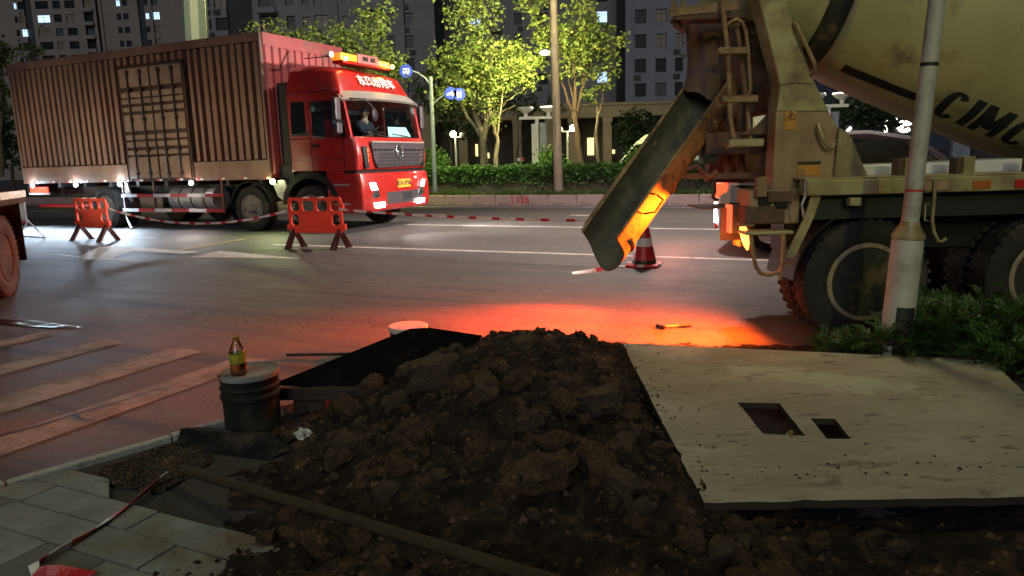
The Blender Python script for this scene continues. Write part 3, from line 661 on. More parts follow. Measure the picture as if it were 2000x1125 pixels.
o = tag(MB().ball((0, 0, 0), (.042, .03, .026), 14, 9, 1.1, 4).build('crumpled_wrapper', 'plastic_white', smooth=40), 'crumpled white plastic scrap at the foot of the soil heap', 'litter'); o.location = (px, py, .05)
# black kerb ramp tipped on its side
t = thing('kerb_ramp', 'black rubber kerb ramp tipped over on the gravel by the bucket', 'kerb ramp', (-1.6, 3.679, 0))
c0 = Vector((-1.6, 3.679, 0))
A = [Vector((-1.977, 3.9, 0.004)), Vector((-1.973, 3.98, 0.0976)), Vector((-1.715, 3.92, 0.0916)), Vector((-1.509, 3.86, 0.0939)), Vector((-1.299, 3.7, 0.0448)), Vector((-1.42, 3.64, -0.0262)), Vector((-1.674, 3.72, -0.016))]
MB().prism([a-c0 for a in A], (.06, .11, -.035)).build('slope', 'black_rubber', t, bevel=.006)
MB().prism([a-c0+Vector((-.002, -.012, 0)) for a in (A[0].lerp(A[1], .1), A[0].lerp(A[1], .3), A[4].lerp(A[5], .35), A[4].lerp(A[5], .6))], (0, .01, 0)).build('lip', 'black_rubber', t, bevel=.003)
# long dirty pole across the foreground
a = Vector((-1.697, 3.395, 0.1)); c = Vector((0.0729, 2.091, 0.27))
c = a+(c-a)*1.5
o = tag(MB().tube([Vector((0, 0, 0)), (c-a)*.33+Vector((0, 0, .004)), (c-a)*.66-Vector((0, 0, .003)), c-a], [.024, .023, .024, .026], 14).build('timber_pole', 'timber_pole', smooth=60), 'long dirty wooden pole resting across the front of the soil heap', 'pole'); o.location = a
a = Vector((-1.912, 5.805, 0.03)); c = Vector((-1.285, 5.7, 0.05))
o = tag(MB().bar((0, 0, 0), c-a, .018, .022).build('steel_bar', 'dark_steel'), 'thin dark bar jutting out over the road from the black sheet', 'bar'); o.location = a
a = Vector((-0.6787, 5.831, 0.17)); c = Vector((-0.0118, 5.369, 0.2))
o = tag(MB().bar((0, 0, 0), c-a, .07, .022).build('plank', 'timber_pole'), 'pale plank edge lying behind the crest of the heap', 'plank'); o.location = a
# hammer
p = Vector((1.424, 6.467, 0.02)); q = Vector((1.671, 6.5, 0.02))
t = thing('hammer', 'small hammer with yellow handle lying on the lit road', 'hammer', p)
q2 = q-p
MB().tube([(-.03, 0, 0), q2*.5], [.011, .010], 10).build('handle', 'handle_orange', t, smooth=50)
MB().tube([q2*.5, q2*1.0], [.0125, .0135], 10).build('grip', 'rust', t, smooth=50)
MB().cbox((-.045, .0, .004), (.032, .11, .032), Matrix.Rotation(.5, 3, 'Z')).build('head', 'dark_steel', t, bevel=.004)
MB().tube([(-.03, 0, 0), (-.062, 0, .004)], [.012, .011], 8).build('collar', 'steel', t)

# ------------------------------------------------------------------ barrier tape
def tape(name, label, P, wd, seg=.16, twist=0, upv=(0, 0, 1), n=60):
    P = [Vector(p) for p in P]; L = [0]
    for i in range(1, len(P)): L.append(L[-1]+(P[i]-P[i-1]).length)
    def at(s):
        for i in range(1, len(P)):
            if s <= L[i] or i == len(P)-1:
                return P[i-1].lerp(P[i], (s-L[i-1])/max(1e-6, L[i]-L[i-1]))
    b = MB(); c0 = P[0]; k = 0; m = max(2, int(L[-1]/seg*2)); prev = None
    for i in range(m+1):
        s = L[-1]*i/m; p = at(s)-c0; a = math.sin(i*.7)*twist
        t = (at(min(L[-1], s+.02))-at(max(0, s-.02))).normalized(); side = Vector(upv); side = (side-t*side.dot(t)).normalized()
        side = Matrix.Rotation(a, 3, t) @ side
        e = (p-side*wd/2, p+side*wd/2)
        if prev:
            b.k = 1 if (i//2) % 3 == 2 or (wd < .052 and (i//2) % 2 and upv[0]) else 0
            nn = t.cross(side)*.0015
            b.add([prev[0]+nn, e[0]+nn, e[1]+nn, prev[1]+nn, prev[0]-nn, e[0]-nn, e[1]-nn, prev[1]-nn], [(0, 1, 2, 3), (7, 6, 5, 4), (0, 4, 5, 1), (3, 2, 6, 7)])
            if b.k == 0 and wd > .03 and i % 2:   # dark print dashes along the white lengths
                pass
        prev = e
    o = tag(b.build(name, ['tape_white', 'tape_red'], recalc=False), label, 'barrier tape'); o.location = c0; return o
def sag(a, c, d, n=14):
    a, c = Vector(a), Vector(c); return [a.lerp(c, t/n)-Vector((0, 0, 4*d*(t/n)*(1-t/n))) for t in range(n+1)]
tape('barrier_tape', 'red and white tape sagging between the two orange barriers', sag((-9.04, 16.19, 0.7399), (-4.297, 13.98, 0.7396), .30), .05, .15, .6)
tape('barrier_tape', 'red and white tape running from the nearer barrier towards the mixer chute', sag((-3.217, 13.47, 0.7544), (1.194, 10.81, 0.6458), .04), .046, .15, .5)
tape('barrier_tape', 'crumpled red and white tape trailing over the grey paving slabs', [(-1.796, 3.412, 0.07), (-1.812, 3.322, 0.055), (-1.828, 3.201, 0.045), (-1.855, 3.004, 0.045), (-1.879, 2.828, 0.045), (-1.926, 2.678, 0.05), (-1.941, 2.61, 0.06)], .05, .11, .35, (.75, .6, .55))
tape('barrier_tape', 'loose end of red and white tape in the lower left corner', [(-1.927, 2.592, 0.075), (-1.9, 2.559, 0.055), (-1.847, 2.586, 0.05), (-1.766, 2.568, 0.045), (-1.665, 2.542, 0.05)], .04, .08, .5, (.2, .8, .5))
tape('barrier_tape', 'short piece of red and white tape on the road below the chute', [(0.846, 9.776, 0.01), (1.159, 9.886, 0.02), (1.506, 10.29, 0.015), (1.799, 10.25, 0.02), (2.152, 10.37, 0.03)], .07, .25, .3, (.3, .9, .3))
# ------------------------------------------------------------------ wheels (axle along local y, outer face towards -y)
def tyre_mesh(r, w, mat, lugs=0):
    h = w/2
    b = MB().lathe([(r*.60, -h*.80), (r*.66, -h*.98), (r*.80, -h*1.05), (r*.92, -h*.98), (r*.985, -h*.80), (r, -h*.5), (r*.992, -h*.36), (r, -h*.34), (r, h*.34), (r*.992, h*.36), (r, h*.5), (r*.985, h*.8), (r*.92, h), (r*.66, h), (r*.60, h*.8)], ax=(0, 1, 0), n=48, closed=True)
    for k in range(lugs):
        a = 2*math.pi*k/lugs; m = Matrix.Rotation(a, 3, 'Y')
        for sy in (-1, 1): b.cbox(m @ Vector((r*.985, sy*h*.72, 0)), (r*.05, h*.5, r*.06), m)
    return b.mesh(mat, smooth=35)
def rim_mesh(r, w, mat, dish, hub, mats2='dark_steel', inner=None):
    h = w/2; d = -h+dish
    b = MB().lathe([(r*.63, -h*.93), (r*.61, -h*1.02), (r*.56, -h*.99), (r*.545, -h*.80)], ax=(0, 1, 0), n=40); b.F.pop(); b.K.pop(); b.F.pop(); b.K.pop(); b.k = 2
    b.lathe([(r*.545, -h*.85), (r*.50, d-.03), (r*.47, d), (r*.25, d+.01), (r*.235, d-hub*.55), (r*.17, d-hub*.6), (r*.15, d-hub), (.0001, d-hub*1.02)], ax=(0, 1, 0), n=40)
    b.k = 1
    for k in range(10):
        a = 2*math.pi*k/10; c = Vector((math.cos(a)*r*.30, d-.004, math.sin(a)*r*.30)); b.tube([c, c+Vector((0, -.035, 0))], r*.022, 6)
    for k in range(10):
        a = 2*math.pi*(k+.5)/10; c = Vector((math.cos(a)*r*.41, d-.006, math.sin(a)*r*.41)); b.tube([c, c+Vector((0, -.004, 0))], r*.045, 10)
    b.k = 0
    b.lathe([(r*.62, h*.93), (r*.5, h*.6), (r*.5, d+.02)], ax=(0, 1, 0), n=40); b.F.pop(); b.K.pop(); b.F.pop(); b.K.pop()
    return b.mesh([mat, mats2, inner or mat], smooth=35)
def wheel(parent, loc, tm, rm, flip=False):
    o = link('wheel', tm, parent, loc)
    if flip: o.rotation_euler.z = math.pi
    link('rim', rm, o); return o
# ------------------------------------------------------------------ red box truck  (frame: x along its heading, y to its left)
UO, VO = -16.0, 13.4
OFF = (UO, VO, 0)
T = thing('box_truck', 'red box truck with ribbed dusty brown cargo box and lit headlights', 'truck', W(UO, VO), -PH)
def tb(b, name, mat, parent=T, **k): return b.build(name, mat, parent, off=OFF, **k)
U0, U1, V0, V1 = -22.20, -12.60, 13.40, 16.45
ZB0, ZB1 = 1.27, 4.70
box = tb(MB().box((U0, V0+.115, 1.30), (U1-.05, V1-.05, ZB1-.02)), 'cargo_box', 'box_groove')
# door opening between U=-17.6 and -15.15
DA, DB = -17.62, -15.12
for (a, c, n_) in ((U0, DA, 'band'), (DB, U1, 'band')):
    tb(MB().box((a, V0-.012, ZB0), (c, V0+.06, 1.74)), 'lower_band', 'box_side', box, bevel=.01)
tb(MB().box((U0, V0-.012, 4.50), (U1, V0+.06, ZB1)), 'top_rail', 'box_side', box, bevel=.012)
tb(MB().box((U1-.06, V0-.015, ZB0), (U1+.012, V0+.07, ZB1)), 'corner_post', 'box_side', box, bevel=.012)
tb(MB().box((U0-.01, V0-.015, ZB0), (U0+.06, V0+.07, ZB1)), 'corner_post', 'box_side', box, bevel=.012)
def rib(w_, z0, z1):
    return MB().add([(-w_/2-.012, .06, z0), (w_/2+.012, .06, z0), (w_/2, -.062, z0+.02), (-w_/2, -.062, z0+.02), (-w_/2-.012, .06, z1), (w_/2+.012, .06, z1), (w_/2, -.062, z1-.02), (-w_/2, -.062, z1-.02)],
                    [(0, 1, 2, 3), (4, 7, 6, 5), (0, 3, 7, 4), (1, 5, 6, 2), (3, 2, 6, 7)]).mesh('box_side', smooth=None)
rl, rs = rib(.140, 1.74, 4.50), rib(.12, 4.27, 4.50)
def place_ribs(a, c, n_, me):
    for k in range(n_):
        o = link('rib', me, box, (a+(c-a)*(k+.5)/n_-UO+random.uniform(-.012, .012), V0+.06-VO, 0)); o.scale.x = random.choice((1, 1, 1, .9, 1.1, .72))
place_ribs(U0+.05, DA-.03, 19, rl); place_ribs(DB+.05, U1-.05, 10, rl); place_ribs(DA, DB, 10, rs)
# front face ribs of the box
tb(MB().box((U1-.05, V0+.07, 1.3), (U1-.02, V1, ZB1-.02)), 'front_panel', 'box_front', box)
for k in range(11):
    v = V0+.10+k*(V1-V0-.15)/11
    tb(MB().prism([(U1-.02, v, 1.4), (U1-.02, v+.235, 1.4), (U1+.035, v+.205, 1.4), (U1+.035, v+.03, 1.4)], (0, 0, 3.0)), 'front_rib', 'box_front', box)
tb(MB().box((U1-.02, V0+.07, 4.40), (U1+.04, V1, ZB1)), 'front_rail', 'box_front', box, bevel=.012)
tb(MB().box((U0, V0, ZB1-.02), (U1, V1, ZB1)), 'roof_sheet', 'box_groove', box)
tb(MB().tube([(U1+.05, V0+.25, 3.85), (U1+.05, V0+.55, 3.88), (U1+.05, V0+.8, 4.25), (U1+.05, V0+.95, 4.35)], .012, 6), 'hose', 'black_plastic', box)
# side doors
mid = (DA+DB)/2
tb(MB().box((DA, V0+.045, ZB0+.02), (DB, V0+.055, 4.27)), 'door_recess', 'box_groove', box)
for (a, c) in ((DA+.10, mid-.012), (mid+.012, DB-.10)):
    d_ = tb(MB().box((a, V0+.015, ZB0+.01), (c, V0+.05, 4.24)), 'side_door', 'box_groove', T)
    for (z0, z1) in ((3.72, 4.20), (3.46, 3.60), (3.30, 3.42), (3.10, 3.22), (2.60, 3.02), (2.38, 2.50), (2.18, 2.32), (1.98, 2.10), (1.36, 1.92)):
        tb(MB().box((a+.02, V0-.028, z0), (c-.02, V0+.016, z1)), 'raised_panel', 'box_door', d_, bevel=.008)
    w_ = c-a
    for f in (.30, .72):
        x = a+w_*f
        bar_ = tb(MB().tube([(x, V0-.06, 1.34), (x, V0-.06, 4.16)], .021, 8), 'lock_bar', 'dark_steel', d_)
        b = MB()
        for z in (1.45, 2.05, 2.85, 3.6, 4.05): b.box((x-.05, V0-.075, z), (x+.05, V0-.025, z+.07))
        tag(tb(b, 'bar_bracket', 'box_groove', d_), kind='stuff')
        tb(MB().tube([(x, V0-.08, 1.95), (x+.08, V0-.10, 1.90), (x+.20, V0-.09, 1.96)], .018, 7), 'door_handle', 'dark_steel', d_)
for x in (DA+.03, DB-.11): tb(MB().box((x, V0-.005, ZB0+.02), (x+.08, V0+.055, 4.27)), 'door_post', 'box_groove', T)
# reflective strips along the lower edge
for k in range(13):
    x = U0+.5+k*.74
    tb(MB().box((x, V0-.026, 1.285), (x+.10, V0-.006, 1.335)), 'reflector', 'refl_red'); tb(MB().box((x+.102, V0-.026, 1.285), (x+.20, V0-.006, 1.335)), 'reflector', 'white')
# marker lamps: they light the road beside the truck
for i, (x, mm, col, pw) in enumerate(((-21.75, 'marker_blue', (.62, .80, 1), 520), (-19.80, 'marker_blue', (.62, .80, 1), 520), (-17.95, 'marker_blue', (.66, .82, 1), 640), (-15.25, 'head_lit', (1, .85, .8), 110), (-12.52, 'marker_yellow', (.85, 1, .4), 90))):
    o = tb(MB().ball((x, V0-.05, 1.22), (.075, .04, .065), 12, 8), 'marker_lamp', mm, smooth=180)
    tb(MB().box((x-.07, V0-.03, 1.17), (x+.07, V0+.03, 1.28)), 'lamp_bracket', 'dark_steel', o)
    wx, wy, _ = W(x, V0-.17)
    light('SPOT', 'marker_light', (wx, wy, 1.20), pw, col, aim=W(x+.2, V0-1.6, 0), size=.05, cone=150, blend=.8)
    light('POINT', 'marker_glow', (*W(x, V0-.11)[:2], 1.235), pw*.07, col, size=.03)
# chassis, tank, rails, rear parts
tb(MB().box((U0+.1, V0+.85, .85), (-10.6, V0+1.15, 1.15)).box((U0+.1, V1-1.15, .85), (-10.6, V1-.85, 1.15)), 'chassis_frame', 'dark_steel')
b = MB()
for k in range(9): b.box((U0+.3+k*1.1, V0+.10, 1.15), (U0+.42+k*1.1, V1-.1, 1.28))
tb(b, 'floor_beams', 'dark_steel'); 
t_ = tb(MB().tube([(-16.35, V0+.42, .80), (-14.75, V0+.42, .80)], .30, 20), 'fuel_tank', 'steel', smooth=40)
for x in (-16.0, -15.55, -15.1): tb(MB().tube([(x, V0+.42, .80), (x+.05, V0+.42, .80)], .306, 20), 'tank_strap', 'dark_steel', t_)
rail = tb(MB().box((-17.95, V0-.01, .46), (-17.90, V0+.04, 1.27)).box((-16.75, V0-.0, .46), (-16.70, V0+.04, 1.27)).box((-14.28, V0-.0, .46), (-14.23, V0+.04, 1.27)), 'side_guard', 'rust')
for z in (.47, .86):
    for k in range(6):
        x = -17.97+k*.63
        tb(MB().box((x, V0-.04, z), (x+.63, V0-.012, z+.085)), 'guard_rail', 'refl_red' if k % 2 else 'white', rail)
tb(MB().box((U0-.05, V0+.1, .95), (U0+.05, V1-.1, 1.25)), 'rear_bumper', 'dark_steel')
tl = tb(MB().box((-22.0, V0+.02, 1.00), (-21.2, V0+.05, 1.16)), 'side_lamp', 'tail_red')
tb(MB().box((-22.05, V0-.0, .94), (-21.15, V0+.06, .995)), 'lamp_strip', 'white', tl)
tb(MB().tube([(-22.1, V0+.3, .60), (-19.5, V0+.3, .60)], .05, 8), 'underrun_bar', 'refl_red')
tb(MB().box((-12.55, V0+.25, .75), (-12.1, V0+.9, 1.6)), 'air_tank_box', 'dark_steel')
tb(MB().prism([(-12.62, V0+.02, 1.25), (-12.2, V0+.02, 1.25), (-12.05, V0+.02, .62), (-12.45, V0+.02, .85)], (0, .06, 0)), 'mud_flap', 'steel')
tb(MB().prism([(-18.05, V0+.02, 1.25), (-17.75, V0+.02, 1.25), (-17.6, V0+.02, .75), (-17.7, V0+.02, .72)], (0, .05, 0)), 'mud_flap', 'steel')
tb(MB().tube([(-17.85, V0-.06, 1.3), (-17.82, V0-.08, .8), (-17.75, V0-.12, .3), (-17.5, V0-.2, .02)], [.01, .012, .02, .03], 7), 'hanging_strap', 'tape_white')
# exhaust stack + gap behind cab
tb(MB().box((-12.50, V0+.30, 1.3), (-12.05, V0+.75, 3.55)), 'air_filter', 'black_plastic', bevel=.05)
tb(MB().tube([(-12.3, V0+.95, 1.2), (-12.3, V0+.95, 3.6)], .07, 10), 'air_intake', 'black_plastic')
# wheels
TM, RM = tyre_mesh(.555, .34, 'rubber', 44), rim_mesh(.555, .34, 'rim', .08, .13)
RMD = rim_mesh(.555, .34, 'rim', .22, .10)
for x, dual in ((-18.75, 1), (-13.33, 0), (-11.45, 0)):
    wheel(T, (x-UO, V0+.19-VO, .555), TM, RMD if dual else RM)
    if dual: wheel(T, (x-UO, V0+.56-VO, .555), TM, RMD); wheel(T, (x-UO, V1-.56-VO, .555), TM, RMD, True)
    wheel(T, (x-UO, V1-.19-VO, .555), TM, RMD if dual else RM, True)
wheel(T, (-17.35-UO, V1-.19-VO, .555), TM, RMD, True)
sp = link('spare_wheel', TM, T, (-15.9-UO, V1-.6-VO, .45)); sp.rotation_euler.x = 0
link('rim', RMD, sp)
# ---- cab
CV0, CV1 = V0+.02, V1-.02
cab = thing('cab', None, None); cab.parent = T
def cb(b, name, mat, parent=cab, **k): return b.build(name, mat, parent, off=OFF, **k)
def ring(u0, u1, v0, v1, z, c=.12, zf=None):   # rounded rectangular outline, front corners more rounded
    zf = z if zf is None else zf
    return [(u0, v0, z), (u1-c, v0, lerp(z, zf, .9)), (u1-c*.25, v0+c*.35, zf), (u1, v0+c*1.3, zf), (u1, v1-c*1.3, zf), (u1-c*.25, v1-c*.35, zf), (u1-c, v1, lerp(z, zf, .9)), (u0, v1, z)]
CU0, CU1 = -11.95, -10.02
lower = cb(MB().loft([ring(CU0, -10.06, CV0, CV1, 1.44), ring(CU0, CU1, CV0, CV1, 1.75), ring(CU0, -10.06, CV0, CV1, 2.12), ring(CU0, -10.12, CV0, CV1, 2.20)]), 'lower_body', 'cab_red', bevel=.02, smooth=30)
cb(MB().loft([ring(-10.95, -10.02, CV0, CV1, .46, .16), ring(-10.95, -9.94, CV0-.01, CV1+.01, .60, .18), ring(-10.9, -9.95, CV0-.01, CV1+.01, 1.12, .18), ring(-10.9, -10.01, CV0, CV1, 1.37, .16)]), 'bumper', 'cab_red', bevel=.02, smooth=30)
cb(MB().box((-11.0, CV0+.06, 1.32), (-10.12, CV1-.06, 1.45)), 'bumper_gap', 'black_plastic')
for v in (CV0, CV1-.07): cb(MB().box((CU0, v, 2.20), (-11.30, v+.07, 3.22)), 'side_panel', 'cab_red', bevel=.012)
cb(MB().box((CU0, CV0+.07, 2.20), (CU0+.06, CV1-.07, 3.22)), 'rear_wall', 'cab_red')
cb(MB().box((-11.30, CV0, 3.03), (-10.42, CV0+.06, 3.22)).box((-11.30, CV1-.06, 3.03), (-10.42, CV1, 3.22)), 'window_header', 'cab_red')
for v in (CV0+.005, CV1-.085):
    cb(MB().prism([(-10.30, v, 2.18), (-10.16, v, 2.18), (-10.34, v, 3.12), (-10.50, v, 3.12)], (0, .08, 0)), 'front_pillar', 'cab_red', bevel=.012)
cb(MB().loft([ring(CU0, -10.38, CV0, CV1, 3.22, .18, 3.12), ring(CU0, -10.44, CV0+.02, CV1-.02, 3.42, .2, 3.32), ring(CU0+.02, -10.62, CV0+.16, CV1-.16, 3.78, .24, 3.70), ring(CU0+.12, -10.86, CV0+.36, CV1-.36, 3.90, .26, 3.80), ring(CU0+.3, -11.0, CV0+.6, CV1-.6, 3.93, .2, 3.85)]), 'high_roof', 'cab_red', bevel=.03, smooth=40)
# seams, door line, handle
b = MB()
b.box((-11.33, CV0-.006, 1.46), (-11.315, CV0+.01, 3.03)); b.box((-10.40, CV0-.006, 1.46), (-10.385, CV0+.01, 2.2)); b.box((-11.9, CV0-.006, 1.70), (-10.4, CV0+.01, 1.712)); b.box((-11.9, CV0-.004, 3.24), (-10.7, CV0+.01, 3.252))
cb(b, 'door_seam', 'black_plastic')
cb(MB().cbox((-11.18, CV0-.012, 2.02), (.20, .05, .07)), 'door_handle', 'black_plastic', bevel=.012)
cb(MB().box((-11.86, CV0-.004, 2.26), (-11.36, CV0+.01, 2.36)), 'side_decal', 'ink')
cb(MB().box((-10.72, CV0-.03, 1.10), (-10.28, CV0+.02, 1.14)).box((-10.72, CV0-.03, .66), (-10.3, CV0+.02, .70)), 'step', 'steel')
cb(MB().box((-10.95, CV0+.02, .60), (-10.45, CV0+.25, 1.46)), 'step_well', 'cab_red')
cb(MB().prism([(-11.88, CV0-.004, 2.32), (-11.44, CV0-.004, 2.32), (-11.44, CV0-.004, 3.03), (-11.84, CV0-.004, 3.05)], (0, .006, 0)), 'quarter_window', 'black_glass')
dg_ = cb(MB().prism([(-11.28, CV0+.02, 2.26), (-10.86, CV0+.02, 2.20), (-10.34, CV0+.02, 2.19), (-10.46, CV0+.02, 3.04), (-11.28, CV0+.02, 3.04)], (0, .008, 0)), 'door_window', 'car_glass')
cb(MB().prism([(-11.28, CV1-.03, 2.26), (-10.34, CV1-.03, 2.19), (-10.46, CV1-.03, 3.04), (-11.28, CV1-.03, 3.04)], (0, .008, 0)), 'door_window', 'car_glass')
b = MB(); nn = 10; A_ = []; B_ = []
for k in range(nn+1):
    t = k/nn; v = lerp(CV0+.09, CV1-.09, t); f = .10*(1-(2*t-1)**4)
    A_.append((-10.22+f, v, 2.21)); B_.append((-10.45+f, v, 3.10))
b.add(A_+B_, [(k, k+1, k+nn+2, k+nn+1) for k in range(nn)])
ws = cb(b, 'windscreen', 'glass', smooth=180)
b = MB()
for v in (CV0+1.35, CV0+2.35):
    b.tube([(-10.08, v, 2.20), (-10.09, v-.28, 2.24), (-10.13, v-.75, 2.28)], .014, 6)
cb(b, 'wiper', 'black_plastic')
# visor: curved grey strip standing proud above the windscreen
L = []
for (uu, z, e) in ((-10.36, 3.22, .0), (-10.28, 3.22, 0.), (-10.02, 3.03, .05), (-10.06, 2.99, .05), (-10.36, 3.13, .0)):
    L.append([(uu-(.30 if k in (0, 12) else .10 if k in (1, 11) else 0)+.06*(1-(2*k/12-1)**2), lerp(CV0-e, CV1+e, k/12), z+.04*(1-(2*k/12-1)**2)) for k in range(13)])
b = MB(); 
for i in range(5):
    j = (i+1) % 5
    o_ = len(b.V); b.add(L[i]+L[j], [(k, k+1, k+14, k+13) for k in range(12)])
cb(b, 'sun_visor', 'visor', smooth=40)
# grille, badge, lamps, plate
FU = -9.995
gr = cb(MB().prism([(FU-.03, CV0+.50, 2.06), (FU-.03, CV1-.20, 2.06), (FU-.03, CV1-.22, 1.68), (FU-.03, CV1-.42, 1.50), (FU-.03, CV0+.72, 1.48), (FU-.03, CV0+.58, 1.68)], (.05, 0, 0)), 'grille', 'grille', bevel=.02)
b = MB()
for r_ in range(4):
    for k in range(13):
        v = CV0+.68+k*.165+(r_ % 2)*.08
        if v < CV1-.45: b.box((FU+.015, v, 1.53+r_*.08), (FU+.027, v+.12, 1.585+r_*.08))
cb(b, 'grille_mesh', 'dark_steel', gr)
cb(MB().box((FU+.012, CV0+.55, 1.885), (FU+.035, CV1-.25, 1.915)), 'chrome_bar', 'chrome', gr)
cb(MB().box((FU-.01, CV0+.50, 2.065), (FU+.03, CV1-.22, 2.10)), 'grille_trim', 'visor', gr)
ev, ez = (CV0+CV1)/2+.10, 1.86
eb = MB().tube([(FU+.045, ev+.15*math.cos(a), ez+.15*math.sin(a)) for a in [2*math.pi*k/24 for k in range(24)]], .018, 8, closed=True)
for s_ in (1, -1):   # two swooping swallow tails inside the ring
    eb.tube([(FU+.045, ev+s_*(.115*math.cos(a)), ez+s_*(.02+.10*math.sin(a))) for a in (-.9, -.2, .5, 1.2, 1.9)], [.006, .020, .024, .018, .006], 6)
cb(eb, 'badge', 'chrome', gr, smooth=50)
for s_, v in ((1, CV0), (-1, CV1)):
    def q(dv, z, du=0): return (FU+.015+du, v+s_*dv, z)
    hl = cb(MB().prism([q(.12, 1.16, -.06), q(.50, 1.16, .02), q(.62, .92, .02), q(.66, .80, .02), q(.42, .78, .02), q(.16, .86, -.05)], (.035, 0, 0)), 'headlight', 'chrome', bevel=.01)
    cb(MB().prism([q(.14, 1.14, -.02), q(.47, 1.14, .06), q(.56, .98, .06), q(.17, .95, -.02)], (.012, 0, 0)), 'headlight_bulb', 'head_lit', hl)
    cb(MB().prism([q(.40, .67, .05), q(.82, .67, .055), q(.80, .55, .055), q(.44, .55, .05)], (.02, 0, 0)), 'fog_lamp', 'head_lit', hl)
    hx, hy, _ = W(FU+.25, v+s_*.35)
    light('SPOT', 'headlight_beam', (hx, hy, .95), 420, (1, .88, .86), aim=W(FU+6, v-.6, -.2), size=.08, cone=75, blend=.8)
    cb(MB().prism([q(.17, 1.98, -.045), q(.30, 1.98, -.02), q(.36, 1.5, -.02), q(.24, 1.46, -.03)], (.03, 0, 0)), 'side_grille', 'black_plastic')
    b = MB()
    for z in (1.62, 1.74, 1.86): b.box((FU-.02, min(v+s_*.33, v+s_*.36), z), (FU+.02, max(v+s_*.33, v+s_*.36), z+.07))
    cb(b, 'corner_indicator', 'amber_lit')
cb(MB().box((FU+.02, CV0+.95, .60), (FU+.055, CV1-.45, .90)), 'lower_grille', 'grille', bevel=.01)
cb(MB().box((FU+.045, CV0+1.65, .68), (FU+.06, CV0+2.05, .86)), 'tow_hatch', 'ink')
pl = cb(MB().box((FU+.05, CV0+1.42, .985), (FU+.065, CV0+2.0, 1.19)), 'number_plate', 'plate_yellow')
m_ = frame((FU+.066-UO, CV0+1.71-VO, 1.087), (0, 1, 0), (0, 0, 1))
link('plate_text', text_mesh('皖A 8906', .15, 'ink', m_, .002, .004), pl)
# roof lettering
m_ = frame((-10.525-UO+.055, (CV0+CV1)/2-VO+.05, 3.51), (0, 1, 0), (-.27, 0, .43))
link('roof_lettering', text_mesh('东风商用车', .30, 'letter_white', m_, .004, .006, 0, 1.02), cab)
# light bar and roof kit
lb = cb(MB().box((-10.98, CV0+.55, 3.90), (-10.66, CV1-.55, 3.97)), 'light_bar', 'cab_red', bevel=.01)
cb(MB().box((-10.96, CV0+.50, 3.97), (-10.68, CV0+1.12, 4.13)), 'amber_lens', 'amber_lit', lb, bevel=.02)
cb(MB().box((-10.96, CV1-1.0, 3.97), (-10.68, CV1-.55, 4.10)), 'amber_lens', 'amber_lit', lb, bevel=.02)
cb(MB().box((-11.25, CV0+1.14, 3.92), (-10.66, CV1-1.02, 4.18)), 'roof_vent_unit', 'box_front', lb, bevel=.04)
cb(MB().box((-10.675, CV0+1.3, 4.02), (-10.655, CV0+1.52, 4.12)).box((-10.675, CV0+1.62, 4.02), (-10.655, CV0+1.82, 4.12)), 'vent_slot', 'black_plastic', lb)
for v in (CV0+.62, CV1-.50):
    cb(MB().ball((-10.63, v, 4.0), .05, 10, 7), 'warning_bulb', 'amber_hot', lb, smooth=180)
    wx, wy, _ = W(-10.5, v); light('POINT', 'warning_light', (wx, wy, 4.05), 16, (1, .5, .1), size=.05)
b = MB().tube([(-11.5, CV0+.2, 4.02), (-10.95, CV0+.42, 4.05)], .012, 6)
hr = cb(b, 'horn_bracket', 'dark_steel')
cb(MB().lathe([(.02, -.22), (.03, -.10), (.075, 0), (.07, .012), (.0001, .0)], c=(-10.84, CV0+.36, 4.08), ax=(1, -.2, 0), n=18), 'roof_horn', 'white', hr, smooth=50)
# mirrors
mr = cb(MB().tube([(-10.42, CV0, 3.02), (-10.30, CV0-.28, 3.02), (-10.28, CV0-.30, 2.35), (-10.40, CV0, 2.30)], .018, 7), 'mirror_arm', 'black_plastic')
cb(MB().cbox((-10.29, CV0-.30, 2.80), (.12, .20, .50)), 'mirror_housing', 'grille', mr, bevel=.04)
cb(MB().cbox((-10.29, CV0-.28, 2.38), (.12, .20, .24)), 'mirror_housing', 'grille', mr, bevel=.04)
cb(MB().cbox((-10.352, CV0-.28, 2.38), (.006, .17, .20)), 'mirror_glass', 'chrome', mr)
mr = cb(MB().tube([(-10.42, CV1, 3.02), (-10.30, CV1+.22, 3.02), (-10.28, CV1+.22, 2.35), (-10.40, CV1, 2.30)], .018, 7), 'mirror_arm', 'black_plastic')
cb(MB().cbox((-10.29, CV1+.20, 2.74), (.12, .18, .60)), 'mirror_housing', 'grille', mr, bevel=.04)
b = MB().tube([(-10.20, CV0+.10, 3.05), (-9.9, CV0+.25, 3.02), (-9.82, CV0+.5, 2.80)], .013, 6)
b.ball((-9.85, CV0+.50, 2.68), (.05, .13, .15), 14, 9)
cb(b, 'front_mirror', 'black_plastic', smooth=50)
